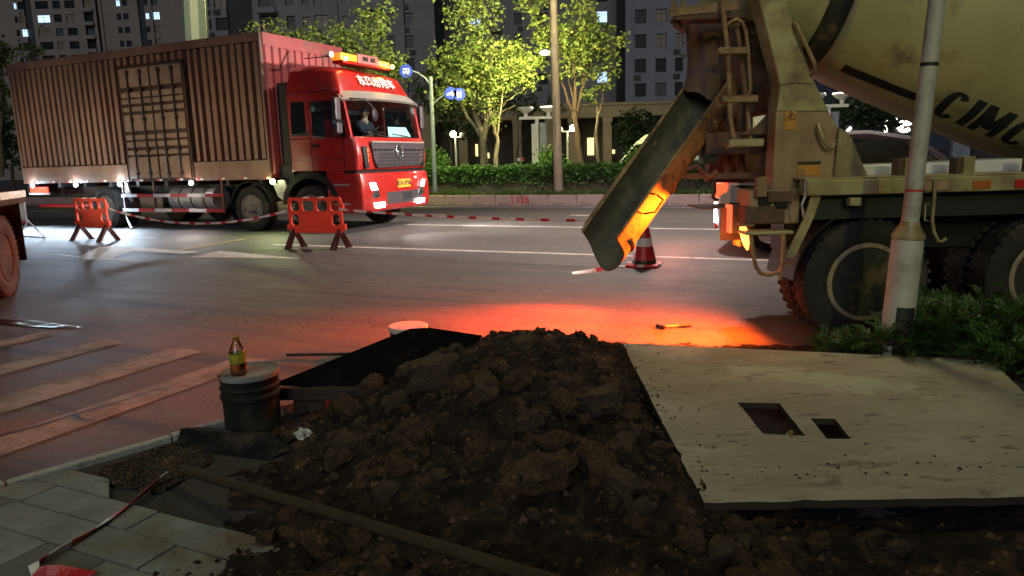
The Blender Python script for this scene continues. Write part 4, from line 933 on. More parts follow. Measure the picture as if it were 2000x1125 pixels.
# wheel arch trim and mudguards
b = MB(); P1 = []; P2 = []
for k in range(13):
    a = math.pi*(.02+.96*k/12); P1.append((-11.45+.72*math.cos(a), .62+.66*math.sin(a))); P2.append((-11.45+.86*math.cos(a), .62+.83*math.sin(a)))
for k in range(12):
    b.prism([(P1[k][0], CV0-.015, P1[k][1]), (P1[k+1][0], CV0-.015, P1[k+1][1]), (P2[k+1][0], CV0-.015, P2[k+1][1]), (P2[k][0], CV0-.015, P2[k][1])], (0, .5, 0))
cb(b, 'wheel_arch', 'black_plastic')
b = MB()
for k in range(12):
    a, c = math.pi*(.08+.84*k/12), math.pi*(.08+.84*(k+1)/12)
    b.prism([(-13.33+.66*math.cos(a), V0, .56+.66*math.sin(a)), (-13.33+.66*math.cos(c), V0, .56+.66*math.sin(c)), (-13.33+.68*math.cos(c), V0, .56+.68*math.sin(c)), (-13.33+.68*math.cos(a), V0, .56+.68*math.sin(a))], (0, .42, 0))
tb(b, 'mudguard', 'black_plastic')
# interior
cb(MB().box((-10.95, CV0+.1, 1.9), (-10.30, CV1-.1, 2.22)), 'dashboard', 'black_plastic', bevel=.03)
st = cb(MB().box((-11.75, CV1-1.05, 1.9), (-11.2, CV1-.45, 2.10)), 'seat', 'black_plastic', bevel=.04)
cb(MB().box((-11.85, CV1-1.05, 2.1), (-11.72, CV1-.45, 2.85)), 'seat_back', 'black_plastic', st, bevel=.04)
cb(MB().box((-11.75, CV0+.45, 1.9), (-11.2, CV0+1.05, 2.10)).box((-11.85, CV0+.45, 2.1), (-11.72, CV0+1.05, 2.85)), 'passenger_seat', 'black_plastic', bevel=.04)
cb(MB().tube([(-10.98+.06*math.sin(a), CV1-.75+.22*math.cos(a), 2.32+.20*math.sin(a)) for a in [2*math.pi*k/20 for k in range(20)]], .016, 7, closed=True), 'steering_wheel', 'black_plastic')
cb(MB().prism([(-10.42, CV1-1.15, 2.235), (-10.30, CV1-.30, 2.235), (-10.40, CV1-.38, 2.48), (-10.50, CV1-1.05, 2.48)], (-.006, 0, 0)), 'dash_paper', 'paper')
cb(MB().box((-11.88, CV0+1.5, 2.55), (-11.86, CV1-.3, 2.98)), 'rear_curtain', 'panel_blue')
light('POINT', 'cab_lamp', (*W(-11.0, CV1-1.2)[:2], 3.0), 5, (.75, 1, .9), size=.1)
# driver
def skin_obj(name, pts, edges, rad, mat, parent, levels=1):
    bm = bmesh.new(); lay = bm.verts.layers.skin.verify(); vs = [bm.verts.new(p) for p in pts]
    for a, c in edges: bm.edges.new((vs[a], vs[c]))
    for v, r_ in zip(vs, rad): v[lay].radius = (r_, r_) if not isinstance(r_, tuple) else r_
    vs[0][lay].use_root = True
    me = bpy.data.meshes.new('m'); bm.to_mesh(me); bm.free(); me.materials.append(M[mat])
    o = link(name, me, parent)
    s = o.modifiers.new('s', 'SKIN'); s.use_smooth_shade = True
    q_ = o.modifiers.new('d', 'SUBSURF'); q_.levels = q_.render_levels = levels
    return o
P = thing('person', 'truck driver in a dark jacket sitting behind the windscreen, face turned to the road', 'person', W(-11.45, CV1-.75, 2.1), -PH)
pts = [(0, 0, .08), (.02, 0, .30), (.03, 0, .52), (.04, 0, .62), (.065, .0, .70), (.085, 0, .78), (.08, 0, .85),
       (.03, .2, .50), (.14, .27, .28), (.34, .20, .24), (.42, .17, .27), (.03, -.2, .50), (.14, -.27, .28), (.34, -.20, .24), (.42, -.17, .27), (.38, .12, .05), (.38, -.12, .05), (.42, .13, -.15), (.42, -.13, -.15)]
rad = [.16, .155, .13, .062, .078, .095, .075, .07, .052, .042, .03, .07, .052, .042, .03, .08, .08, .055, .055]
edges = [(0, 1), (1, 2), (2, 3), (3, 4), (4, 5), (5, 6), (2, 7), (7, 8), (8, 9), (9, 10), (2, 11), (11, 12), (12, 13), (13, 14), (0, 15), (0, 16), (15, 17), (16, 18)]
for i, (hx, sy) in enumerate(((10, 1), (14, -1))):
    for k in range(5):
        base = len(pts); h0 = pts[hx]
        dy = (-.026, -.012, .002, .016, .032)[k]; ln = (.05, .062, .066, .060, .04)[k]
        pts += [(h0[0]+.04, h0[1]+dy, h0[2]+.0), (h0[0]+.04+ln*.6, h0[1]+dy*1.1, h0[2]-.012), (h0[0]+.03+ln*.6, h0[1]+dy, h0[2]-.045)]
        rad += [.010, .009, .008]; edges += [(hx, base), (base, base+1), (base+1, base+2)]
skin_obj('body', pts, edges, rad, 'skin', P)
skin_obj('jacket', [(0, 0, .04), (.02, 0, .30), (.03, 0, .52), (.035, 0, .60), (.03, .2, .50), (.14, .275, .28), (.32, .21, .24), (.03, -.2, .50), (.14, -.275, .28), (.32, -.21, .24)], [(0, 1), (1, 2), (2, 3), (2, 4), (4, 5), (5, 6), (2, 7), (7, 8), (8, 9)], [.18, .18, .155, .085, .09, .072, .058, .09, .072, .058], 'jacket', P)
MB().ball((.06, 0, .845), (.105, .092, .075), 16, 10, .25, 2).build('hair', 'hair', P, smooth=180)
MB().ball((.185, 0, .765), (.022, .016, .028), 8, 6).ball((.08, .098, .77), (.022, .012, .033), 8, 6).ball((.08, -.098, .77), (.022, .012, .033), 8, 6).build('face', 'skin', P, smooth=180)
MB().ball((.165, .034, .80), (.014, .016, .010), 8, 6).ball((.165, -.034, .80), (.014, .016, .010), 8, 6).ball((.165, 0, .718), (.010, .028, .007), 8, 6).build('eyes_and_mouth', 'hair', P, smooth=180)
# ------------------------------------------------------------------ concrete mixer truck (stands across the lane, rear to the left)
MO = (3.0, 6.85, 0)
X = thing('concrete_mixer_truck', 'dirty cream concrete mixer truck with its chute swung out over the dig', 'truck', MO)
def xb(b, name, mat, parent=X, **k): return b.build(name, mat, parent, off=MO, **k)
# drum
DAX = Vector((.978, 0, -.208)); DO = Vector((3.16, 6.9, 3.0)); DB_ = Vector((0, -1, 0)); DC = DAX.cross(DB_)   # DC: down
prof = [(.10, -1.30), (.44, -1.25), (.47, -1.2), (.57, -.6), (.66, -.36), (.72, -.22), (.80, .05), (1.11, 1.6), (1.19, 2.3), (1.205, 2.6), (1.205, 3.6), (.95, 4.8), (.45, 5.6), (.1, 5.65)]
def drad(s):
    P = prof
    for i in range(len(P)-1):
        if P[i][1] <= s <= P[i+1][1]: return lerp(P[i][0], P[i+1][0], (s-P[i][1])/max(1e-6, P[i+1][1]-P[i][1]))
    return .5
drum = xb(MB().lathe(prof, DO, DAX, 72), 'drum', 'drum', smooth=35)
xb(MB().lathe([(.66, -.38), (.745, -.38), (.755, -.36), (.755, -.24), (.745, -.22), (.70, -.22)], DO, DAX, 72), 'track_ring', 'drum_dark', drum, smooth=35)
b = MB()
for s in (1.05, 2.45, 3.7): b.lathe([(drad(s)-.004, s-.012), (drad(s)+.004, s-.006), (drad(s)+.004, s+.006), (drad(s)-.004, s+.012)], DO, DAX, 72)
xb(b, 'weld_seam', 'drum', drum, smooth=60)
def on_drum(s, phi, h=.004):   # phi from the camera side downwards
    r = drad(s)+h
    return DO+DAX*s+(DB_*math.cos(phi)+DC*math.sin(phi))*r
# lettering wrapped onto the shell
def wrap(me, s0, phi0):
    for v in me.vertices:
        s = s0+v.co.x; r = drad(s); p = on_drum(s, phi0-v.co.y/r, .003+v.co.z); v.co = p-Vector(MO)
    me.update()
E1, E2, E3 = .055, .25, 0
def letter_polys(ch, w, h, t):
    if ch == 'C':
        out = []; n = 18; P = []; Q = []
        for k in range(n+1):
            a = math.radians(38+284*k/n); ca, sa = math.cos(a), math.sin(a)
            P.append((w/2+w/2*math.copysign(abs(ca)**.8, ca), h/2+h/2*math.copysign(abs(sa)**.8, sa)))
            Q.append((w/2+(w/2-t*1.25)*math.copysign(abs(ca)**.8, ca), h/2+(h/2-t*.72)*math.copysign(abs(sa)**.8, sa)))
        return [[P[k], P[k+1], Q[k+1], Q[k]] for k in range(n)]
    if ch == 'I': return [[(0, y), (t*1.35, y), (t*1.35, y+h/4), (0, y+h/4)] for y in (0, h/4, h/2, h*.75)]
    if ch == 'M':
        out = [[(x, y), (x+t*1.2, y), (x+t*1.2, y+h/4), (x, y+h/4)] for x in (0, w-t*1.2) for y in (0, h/4, h/2, h*.75)]
        for k in range(4):
            f0, f1 = k/4, (k+1)/4
            xa = lambda f: t*1.2*.0+f*(w/2-t*.6); ya = lambda f: h-f*h*.78
            out.append([(xa(f0), ya(f0)), (xa(f1), ya(f1)), (xa(f1)+t*1.25, ya(f1)), (xa(f0)+t*1.25, ya(f0))])
            out.append([(w-xa(f0), ya(f0)), (w-xa(f1), ya(f1)), (w-xa(f1)-t*1.25, ya(f1)), (w-xa(f0)-t*1.25, ya(f0))])
        return out
LH = .37; lw = {'C': .205, 'I': .07, 'M': .25}
x = 0
def phi_for(s): return .70
for ch in 'CIMC':
    b = MB()
    for i, P in enumerate(letter_polys(ch, lw[ch], LH, .062)):
        b.add([(px_+x-.10*py_, py_ , .0004*(i % 7)) for px_, py_ in P], [tuple(range(len(P)))])
    me = b.mesh('ink', recalc=False); wrap(me, 0.880, 1.280); link('letter', me, drum)
    x += lw[ch]+.04
b = MB()
for k in range(14):
    s0_, s1_ = -.02+k*.05, -.02+(k+1)*.05
    b.add([(s0_, .06, 0), (s1_, .06, 0), (s1_, .16, 0), (s0_, .16, 0)], [(0, 1, 2, 3)])
me = b.mesh('ink', recalc=False); wrap(me, 0, 1.280-.02); link('stripe', me, drum)
# rear pedestal (both sides) with a browner lower part and upper plate
def plate(P, name, mat, y0, y1, parent=X, bevel=.012):
    return xb(MB().prism([(p[0], y0, p[2]) for p in P], (0, y1-y0, 0)), name, mat, parent, bevel=bevel)
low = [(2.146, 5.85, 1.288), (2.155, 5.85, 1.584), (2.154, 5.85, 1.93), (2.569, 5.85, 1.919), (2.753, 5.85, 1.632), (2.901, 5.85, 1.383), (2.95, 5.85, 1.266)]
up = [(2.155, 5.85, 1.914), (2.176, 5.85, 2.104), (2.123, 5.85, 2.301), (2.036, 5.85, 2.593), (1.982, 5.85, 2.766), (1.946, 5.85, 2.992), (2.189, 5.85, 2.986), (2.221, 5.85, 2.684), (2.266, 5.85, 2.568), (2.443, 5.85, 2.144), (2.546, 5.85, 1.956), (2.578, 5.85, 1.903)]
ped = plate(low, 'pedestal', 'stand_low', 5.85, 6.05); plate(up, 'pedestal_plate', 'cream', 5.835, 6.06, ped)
plate(low, 'pedestal', 'rust', 7.75, 7.92); plate(up, 'pedestal', 'rust', 7.74, 7.93)
xb(MB().box((2.2, 6.06, 1.95), (2.5, 7.74, 2.15)), 'cross_beam', 'rust', bevel=.01)
b = MB().prism([(1.97, 6.1, 1.751), (2.096, 6.1, 1.819), (2.204, 6.1, 1.942), (2.258, 6.1, 2.085), (2.271, 6.1, 1.743)], (0, .03, 0))
xb(b, 'gusset', 'rust', ped)
b = MB().prism([(2.648, 5.8, 1.771), (2.733, 5.8, 1.72), (2.897, 5.8, 1.38), (2.628, 5.8, 1.388)], (0, .03, 0))
xb(b, 'gusset', 'cream', ped)
# seam and marks on the pedestal
xb(MB().tube([(2.169, 5.833, 2.119), (2.299, 5.833, 2.131), (2.433, 5.833, 2.119)], .004, 5), 'weld_seam', 'rust', ped)
p0 = Vector((2.27, 5.845, 1.851))
xb(MB().cbox(p0, (.095, .008, .165)), 'warning_sticker', 'sticker', ped)
def tri(c, r, y, inner):
    P = [(c.x+math.sin(a)*r, y, c.z+math.cos(a)*r) for a in (0, 2.094, 4.189)]; Q = [(c.x+math.sin(a)*r*inner, y, c.z+math.cos(a)*r*inner) for a in (0, 2.094, 4.189)]
    return MB().add(P+Q, [(0, 1, 4, 3), (1, 2, 5, 4), (2, 0, 3, 5)])
b = tri(p0+Vector((0, 0, .018)), .052, 5.8395, .80)
c = p0+Vector((0, 0, .018)); y = 5.8390
b.add([(c.x-.006, y, c.z+.026), (c.x+.008, y, c.z+.026), (c.x+.006, y, c.z-.002), (c.x-.008, y, c.z+.002)], [(0, 1, 2, 3)])
b.add([(c.x-.024, y, c.z+.006), (c.x+.018, y, c.z-.016), (c.x+.016, y, c.z-.022), (c.x-.026, y, c.z-.002)], [(0, 1, 2, 3)])
xb(b, 'warning_symbol', 'ink', ped, recalc=False)
p1 = Vector((2.437, 5.845, 1.454))
xb(MB().cbox(p1, (.185, .008, .10)), 'rating_sticker', 'sticker', ped); xb(MB().cbox(p1+Vector((0, -.004, .047)), (.185, .006, .026)), 'sticker_bar', 'ink', ped)
xb(MB().tube([(2.488, 5.83, 1.804), (2.476, 5.78, 1.774), (2.509, 5.77, 1.686), (2.549, 5.77, 1.625), (2.586, 5.77, 1.615), (2.61, 5.8, 1.643)], .014, 8), 'grab_handle', 'cream', ped, smooth=50)
xb(MB().tube([(2.258, 5.82, 2.582), (2.263, 5.78, 2.556), (2.337, 5.76, 2.399), (2.403, 5.76, 2.275), (2.422, 5.77, 2.214), (2.416, 5.82, 2.189)], .016, 8), 'grab_handle', 'rust_tan', ped, smooth=50)
# collecting hopper and rubber sleeve
hop = xb(MB().prism([(2.074, 6.35, 2.703), (2.217, 6.35, 2.719), (2.321, 6.35, 2.403), (2.349, 6.35, 2.148), (2.119, 6.35, 2.409)], (0, 1.0, 0)), 'discharge_hopper', 'rust')
xb(MB().prism([(1.957, 6.3, 2.901), (2.169, 6.3, 2.976), (2.212, 6.3, 2.731), (2.201, 6.3, 2.669), (1.984, 6.3, 2.716)], (0, .02, 0)), 'hopper_plate', 'cream', hop)
L = []
for i, (a, c) in enumerate((((1.629, 6.75, 2.875), (2.045, 6.75, 2.864)), ((1.641, 6.75, 2.699), (2.031, 6.75, 2.688)), ((1.663, 6.75, 2.475), (2.018, 6.75, 2.466)), ((1.657, 6.75, 2.296), (2.014, 6.75, 2.286)), ((1.617, 6.75, 2.133), (1.99, 6.75, 2.123)))):
    a, c = Vector(a), Vector(c); m_ = (a+c)/2; rx = (c-a).length/2
    L.append([(m_.x+rx*math.cos(t), 6.75+rx*.9*math.sin(t), m_.z+.018*math.sin(t*5+i*1.3)+(.05*math.sin(t*2+1) if i == 4 else 0)) for t in [2*math.pi*k/28 for k in range(28)]])
xb(MB().loft(L, False), 'rubber_sleeve', 'cement_dark', hop, smooth=60)
# service platform and railings above the chute
plt = xb(MB().box((1.42, 6.2, 2.70), (2.02, 6.42, 2.735)), 'platform', 'rust')
xb(MB().bar((1.369, 6.2, 2.759), (1.954, 6.2, 2.799), .03, .07), 'platform_edge', 'rust_tan', plt)
xb(MB().bar((1.444, 6.3, 2.686), (1.653, 6.8, 2.707), .05, .05), 'platform_bracket', 'rust', plt)
for a, c in (((1.408, 6.22, 2.769), (1.391, 6.22, 3.098)), ((1.484, 6.22, 2.767), (1.471, 6.22, 3.096))): xb(MB().tube([a, c], .018, 8), 'railing_post', 'rust_tan', plt)
# ladder
lad = xb(MB().tube([(1.787, 6.15, 2.952), (1.782, 6.12, 2.78), (1.806, 6.1, 2.584), (1.827, 6.08, 2.38), (1.838, 6.05, 2.092), (1.838, 6.02, 1.905), (1.861, 6, 1.751), (1.889, 6, 1.676)], .021, 9), 'ladder', 'rust_tan', smooth=50)
xb(MB().tube([(1.818, 6.1, 2.616), (1.842, 6.1, 2.647), (1.892, 6.1, 2.67), (1.938, 6.1, 2.652), (1.97, 6.1, 2.588), (1.989, 6.08, 2.436), (2.001, 6.06, 2.251), (2.01, 6.05, 2.107), (1.98, 6.04, 2.034), (1.926, 6.04, 2.007), (1.859, 6.04, 1.996)], .016, 8), 'ladder_hoop', 'rust_tan', lad, smooth=50)
xb(MB().tube([(1.928, 6.2, 2.655), (1.949, 6.2, 2.536), (1.985, 6.2, 2.309), (2.013, 6.2, 2.121), (2.034, 6.18, 1.93), (2.058, 6.15, 1.683)], .019, 8), 'ladder_rail', 'rust_tan', lad, smooth=50)
xb(MB().box((1.736, 6.03, 2.391), (1.972, 6.12, 2.446)), 'rung', 'rust_tan', lad, bevel=.01)
xb(MB().box((1.766, 6, 2.004), (2.063, 6.1, 2.061)), 'rung', 'rust_tan', lad, bevel=.01)
xb(MB().box((1.815, 5.95, 1.643), (2.109, 6.1, 1.71)), 'bottom_step', 'cream', lad, bevel=.015)
# pivot frame under the chute
fr = xb(MB().box((1.732, 6.35, 1.586), (2.474, 6.75, 1.778)), 'pivot_beam', 'rust', bevel=.01)
xb(MB().box((1.71, 6.33, 1.511), (1.828, 6.5, 1.598)), 'beam_end', 'black_plastic', fr)
for a, c in (((1.989, 6.6, 2.048), (2.006, 6.6, 1.409)), ((2.109, 6.6, 2.044), (2.128, 6.6, 1.405))): xb(MB().tube([a, c], .035, 9), 'hydraulic_ram', 'rust', fr)
xb(MB().tube([(2.329, 6.9, 2.386), (2.363, 6.9, 2.107), (2.401, 6.9, 1.965)], .02, 8), 'hose', 'rust', fr)
xb(MB().bar((1.496, 6.35, 1.41), (2.378, 6.35, 1.395), .10, .05), 'slew_arm', 'rust', fr)
xb(MB().tube([(1.471, 6.3, 1.394), (1.55, 6.3, 1.472), (1.648, 6.3, 1.504), (1.694, 6.3, 1.441), (1.754, 6.3, 1.4), (1.82, 6.3, 1.442)], .026, 8), 'chain_hook', 'rust', fr, smooth=50)
xb(MB().tube([(1.799, 6.3, 1.376), (1.806, 6.3, 1.265), (1.789, 6.3, 1.22), (1.835, 6.3, 1.188)], .017, 7), 'lever', 'dark_steel', fr)
# chute
ct, cbm = Vector((1.887, 6.72, 2.151)), Vector((0.7476, 5.93, 0.8118))
ax = (cbm-ct).normalized(); nview = (Vector((0, 0, 1.6))-(ct+cbm)/2).normalized()
nn_ = (nview-ax*nview.dot(ax)).normalized(); nn_ = (Matrix.Rotation(.75, 3, ax) @ nn_); sd = ax.cross(nn_).normalized()   # nn_: open side, sd: towards one rim
Lc = (cbm-ct).length
def chute_pt(s, a, r): return ct+ax*s+(sd*math.cos(a)+nn_*math.sin(a))*r
NA = 18
def shell(s0, s1, r0, r1, flare=0):
    In, Out = [], []
    for i in range(9):
        s = lerp(s0, s1, i/8); r = lerp(r0, r1, i/8)
        A_ = [math.pi*1.0+math.pi*(k/NA) for k in range(NA+1)]
        cut = lambda a: s-(.13*(i/8)**5+.05*(1-i/8)**6*0)*math.cos(a)**2
        lin = [chute_pt(cut(A_[0]), A_[0], r)+nn_*.13]+[chute_pt(cut(a), a, r) for a in A_]+[chute_pt(cut(A_[-1]), A_[-1], r)+nn_*.13]
        lout = [chute_pt(cut(A_[0]), A_[0], r+.014)+nn_*.13]+[chute_pt(cut(a), a, r+.014) for a in A_]+[chute_pt(cut(A_[-1]), A_[-1], r+.014)+nn_*.13]
        In.append(lin); Out.append(lout)
    return In, Out
In, Out = shell(-.10, Lc+.05, .205, .185)
b = MB(); n_ = len(In[0])
def strip(b, A_, B_=None):
    for i in range(len(A_)-1):
        b.add(A_[i]+A_[i+1], [(k, k+1, k+1+len(A_[i]), k+len(A_[i])) for k in range(len(A_[i])-1)])
b.k = 0; strip(b, In); b.k = 1; strip(b, Out)
for (e) in (0, -1):
    b.k = 0; b.add(In[e]+Out[e], [(k, k+1, n_+k+1, n_+k) for k in range(n_-1)])
    rim_ = [(In[i][e], Out[i][e]) for i in range(9)]
    b.add([p for q in rim_ for p in q], [(2*i, 2*i+1, 2*i+3, 2*i+2) for i in range(8)])
ch = xb(b, 'chute', ['chute_in', 'chute_out'], smooth=40, recalc=False)
for e in (0, -1):
    xb(MB().tube([In[i][e] for i in range(9)], .016, 7), 'chute_rim', 'rust_tan', ch, smooth=60)
for s in (.35, Lc*.55, Lc*.90):
    r = lerp(.205, .185, s/Lc)+.022
    xb(MB().tube([chute_pt(s, math.pi+math.pi*k/14, r) for k in range(15)], .016, 6), 'stiffener', 'chute_out', ch, smooth=60)
# folded extension trough clipped under the end of the chute
I2, O2 = shell(Lc*.52, Lc*.985, .215, .208)
b = MB(); I3 = [[p for p in l[14:]] for l in I2]; O3 = [[p for p in l[14:]] for l in O2]
strip(b, I3); strip(b, O3); n3 = len(I3[0])
for e in (0, -1):
    b.add(I3[e]+O3[e], [(k, k+1, n3+k+1, n3+k) for k in range(n3-1)])
    b.add([p for i in range(9) for p in (I3[i][e], O3[i][e])], [(2*i, 2*i+1, 2*i+3, 2*i+2) for i in range(8)])
ext = xb(b, 'chute_extension', 'chute_out', ch, smooth=40, recalc=False)
e0 = chute_pt(Lc*.40, 2*math.pi, .21)+nn_*.06
xb(MB().tube([chute_pt(Lc*.36, 2*math.pi, .205)+nn_*.02, chute_pt(Lc*.42, 2*math.pi, .235)+nn_*.05, chute_pt(Lc*.50, 2*math.pi, .225)+nn_*.03], .02, 7), 'chute_latch', 'chute_out', ch, smooth=50)
xb(MB().tube([chute_pt(Lc*.70, 2*math.pi, .235)+nn_*.085, chute_pt(Lc*.70, 2*math.pi-.5, .24), chute_pt(Lc*.78, 2*math.pi-.5, .24), chute_pt(Lc*.78, 2*math.pi, .235)+nn_*.085], .009, 6), 'pull_handle', 'chute_out', ch)
xb(MB().tube([chute_pt(Lc*.78, math.pi, .21)+nn_*.06, chute_pt(Lc*.76, math.pi, .30)+nn_*.06, chute_pt(Lc*.69, math.pi, .30)+nn_*.06, chute_pt(Lc*.67, math.pi, .215)+nn_*.06], .008, 6), 'pull_handle', 'dark_steel', ch)
# deck rail, brackets, plates
rail = xb(MB().box((2.31, 5.58, 1.25), (9.0, 5.72, 1.37)), 'deck_rail', 'cream', bevel=.012)
xb(MB().box((2.31, 5.60, 1.372), (9.0, 6.1, 1.385)), 'deck_plate', 'cream', rail)
xb(MB().prism([(2.992, 6.05, 1.371), (2.96, 6.05, 1.466), (4.283, 6.05, 1.489), (5.627, 6.05, 1.405), (5.642, 6.05, 1.298)], (0, .4, 0)), 'fender_box', 'white', bevel=.015)
for a, c, d_, e_ in (((3.119, 5.66, 1.317), (3.205, 5.74, 1.522), (3.082, 5.7, 1.333), (3.181, 5.8, 1.515)), ((3.58, 5.66, 1.313), (3.67, 5.74, 1.521), (3.547, 5.7, 1.328), (3.651, 5.8, 1.514)), ((4.163, 5.66, 1.304), (4.257, 5.74, 1.517), (4.134, 5.7, 1.32), (4.244, 5.8, 1.51))):
    t_ = xb(MB().box(a, c), 'rail_bracket', 'cream', rail, bevel=.005)
    xb(MB().box(d_, e_), 'bracket_side', 'rust', t_)
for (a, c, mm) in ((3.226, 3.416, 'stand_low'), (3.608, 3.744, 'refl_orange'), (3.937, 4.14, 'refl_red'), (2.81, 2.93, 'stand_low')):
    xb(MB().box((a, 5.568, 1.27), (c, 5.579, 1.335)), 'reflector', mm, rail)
xb(MB().box((2.67, 5.6, 1.165), (2.76, 5.66, 1.227)), 'rail_tab', 'cream', rail)
xb(MB().tube([(3.294, 5.55, 1.348), (3.3, 5.55, 1.218), (3.298, 5.55, 1.039), (3.317, 5.55, 0.9501), (3.355, 5.55, 0.8765), (3.37, 5.52, 0.8715), (3.388, 5.5, 0.8973)], .013, 7), 'hanging_hook', 'cream', rail, smooth=50)
xb(MB().tube([(3.298, 5.6, 1.163), (3.265, 5.6, 1.164), (3.267, 5.6, 1.036), (3.304, 5.6, 1.026)], .007, 6), 'hanging_loop', 'cream', rail)
xb(MB().tube([(2.298, 5.56, 1.375), (2.296, 5.56, 1.245), (2.275, 5.56, 1.186), (2.296, 5.56, 1.086)], .012, 7), 'hanging_strap', 'steel', rail)
xb(MB().box((2.35, 6.1, .75), (9, 6.4, 1.25)).box((2.35, 7.3, .75), (9, 7.6, 1.25)), 'chassis_frame', 'black_plastic')
xb(MB().box((2.45, 5.74, 1.05), (9, 7.95, 1.248)), 'subframe', 'ink')
xb(MB().box((5.4, 6.0, .55), (8.6, 7.7, 1.05)), 'tank_block', 'black_plastic')
xb(MB().box((9.0, 5.6, .5), (10.9, 8.1, 3.1)), 'cab', 'cream', bevel=.15)
xb(MB().prism([(2.369, 5.62, 1.244), (2.45, 5.62, 1.242), (2.401, 5.62, 1.078), (2.261, 5.62, 0.7557), (2.191, 5.62, 0.77), (2.328, 5.62, 1.08)], (0, .03, 0)), 'mudguard_stay', 'cream', bevel=.004)
b = MB()
for k in range(9):
    a, c = math.radians(78+k*11), math.radians(78+(k+1)*11)
    r0, r1 = .60, .615; cx_ = 2.92
    b.prism([(cx_+r0*math.cos(a), 5.75, .52+r0*math.sin(a)), (cx_+r0*math.cos(c), 5.75, .52+r0*math.sin(c)), (cx_+r1*math.cos(c), 5.75, .52+r1*math.sin(c)), (cx_+r1*math.cos(a), 5.75, .52+r1*math.sin(a))], (0, .6, 0))
xb(b, 'mudguard', 'black_plastic')
# rear cross member with sockets, lamps and step loop
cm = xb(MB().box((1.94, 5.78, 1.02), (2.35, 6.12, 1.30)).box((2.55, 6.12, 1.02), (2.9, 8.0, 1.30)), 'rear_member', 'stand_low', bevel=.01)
b = MB()
b.box((2.01, 5.74, 1.182), (2.107, 5.8, 1.275)); b.box((2.144, 5.74, 1.146), (2.238, 5.8, 1.222))
xb(b, 'socket', 'black_plastic', cm)
xb(MB().box((1.97, 5.7, 1.247), (2.051, 5.76, 1.405)), 'bracket', 'rust_tan', cm, bevel=.004)
xb(MB().box((2.068, 5.72, 1.202), (2.269, 5.77, 1.288)), 'bracket', 'rust', cm, bevel=.004)
xb(MB().box((1.896, 5.74, 1.029), (2.219, 5.9, 1.166)), 'bracket', 'rust', cm, bevel=.01)
lamp = xb(MB().box((1.867, 6, 0.9196), (2.037, 6.12, 1.179)), 'tail_lamp', 'dark_steel', cm, bevel=.006)
p, q = (1.87, 6.01, 0.9316), (2.034, 6.11, 1.167)
xb(MB().box((p[0]-.02, 6.0, p[2]), (p[0]+.002, 6.12, q[2])), 'red_lens', 'tail_red', lamp)
pt = Vector((1.895, 5.8, 1.015)); pe = Vector((1.943, 5.8, 0.8118))
xb(MB().tube([pt, pt.lerp(pe, .25), pt.lerp(pe, .75), pe], [.022, .034, .026, .008], 12), 'turn_lamp', 'tail_amber', lamp, smooth=60)
xb(MB().box((1.866, 5.76, 1.007), (1.977, 5.86, 1.033)), 'lamp_bracket', 'rust_tan', lamp)
stp = xb(MB().box((1.863, 5.62, 0.9514), (2.247, 5.82, 0.9783)), 'step', 'cream', bevel=.008)
xb(MB().tube([(1.917, 5.66, 0.9661), (1.938, 5.66, 0.8214), (1.966, 5.66, 0.696), (2.01, 5.66, 0.6363), (2.081, 5.66, 0.6218), (2.158, 5.66, 0.6447), (2.189, 5.66, 0.7106), (2.183, 5.66, 0.9586)], .017, 8), 'step_loop', 'rust_tan', stp, smooth=50)
xb(MB().tube([(2.175, 5.64, 0.9609), (2.172, 5.64, 0.7347), (2.161, 5.64, 0.5893)], .014, 7), 'step_post', 'rust_tan', stp)
lp = (1.78, 5.92, .92)
light('SPOT', 'tail_light', (1.92, 6.15, 1.0), 1700, (1, .095, .004), aim=(.92, 6.2, .15), cone=165, blend=1, size=.025)
xb(MB().box((1.80, 6.085, .86), (1.99, 6.095, 1.14)).box((1.64, 6.095, 1.13), (1.99, 6.62, 1.14)).box((1.98, 6.095, .80), (1.99, 6.30, 1.13)), 'light_shield', 'rust', lamp)  # plates added to keep the red light off board and heap
light('SPOT', 'tail_light_far', (1.78, 7.75, 1.25), 1700*2.4, (1, .055, .010), aim=(-.3, 6.7, 0), size=.06, cone=60, blend=1)
light('POINT', 'turn_light', (pe.x-.06, 5.80, pe.z+.08), 9, (1, .22, .03), size=.04)
xb(MB().box((1.62, 7.50, 1.211), (1.63, 8.0, 1.36)), 'light_cutoff', 'rust', lamp)  # small plate added to cut shallow red light off the crossing
# wheels
TX, RX = tyre_mesh(.52, .27, 'rubber', 40), rim_mesh(.52, .27, 'rim_cream', .17, .07, 'dark_steel', 'drum_dark')
for x in (2.92, 4.42):
    for y, f in ((5.885, 0), (6.20, 0), (7.55, 1), (7.86, 1)):
        if x > 4 or not f: wheel(X, (x-MO[0], y-MO[1], .52), TX, RX, bool(f))
for y, f in ((5.885, 0), (7.86, 1)): wheel(X, (9.6-MO[0], y-MO[1], .52), TX, RX, bool(f))
for x in (2.8, 4.3): xb(MB().box((x, 6.3, .42), (x+.25, 7.5, .62)), 'axle', 'black_plastic')
o = tag(MB().cbox((0, 0, 0), (.20, .12, .09), Matrix.Rotation(.3, 3, 'Z')).build('wheel_chock', 'timber_pole', bevel=.01), 'wooden chock wedged at the front of the mixer rear tyre', 'chock'); o.location = (3.02, 5.60, .045)
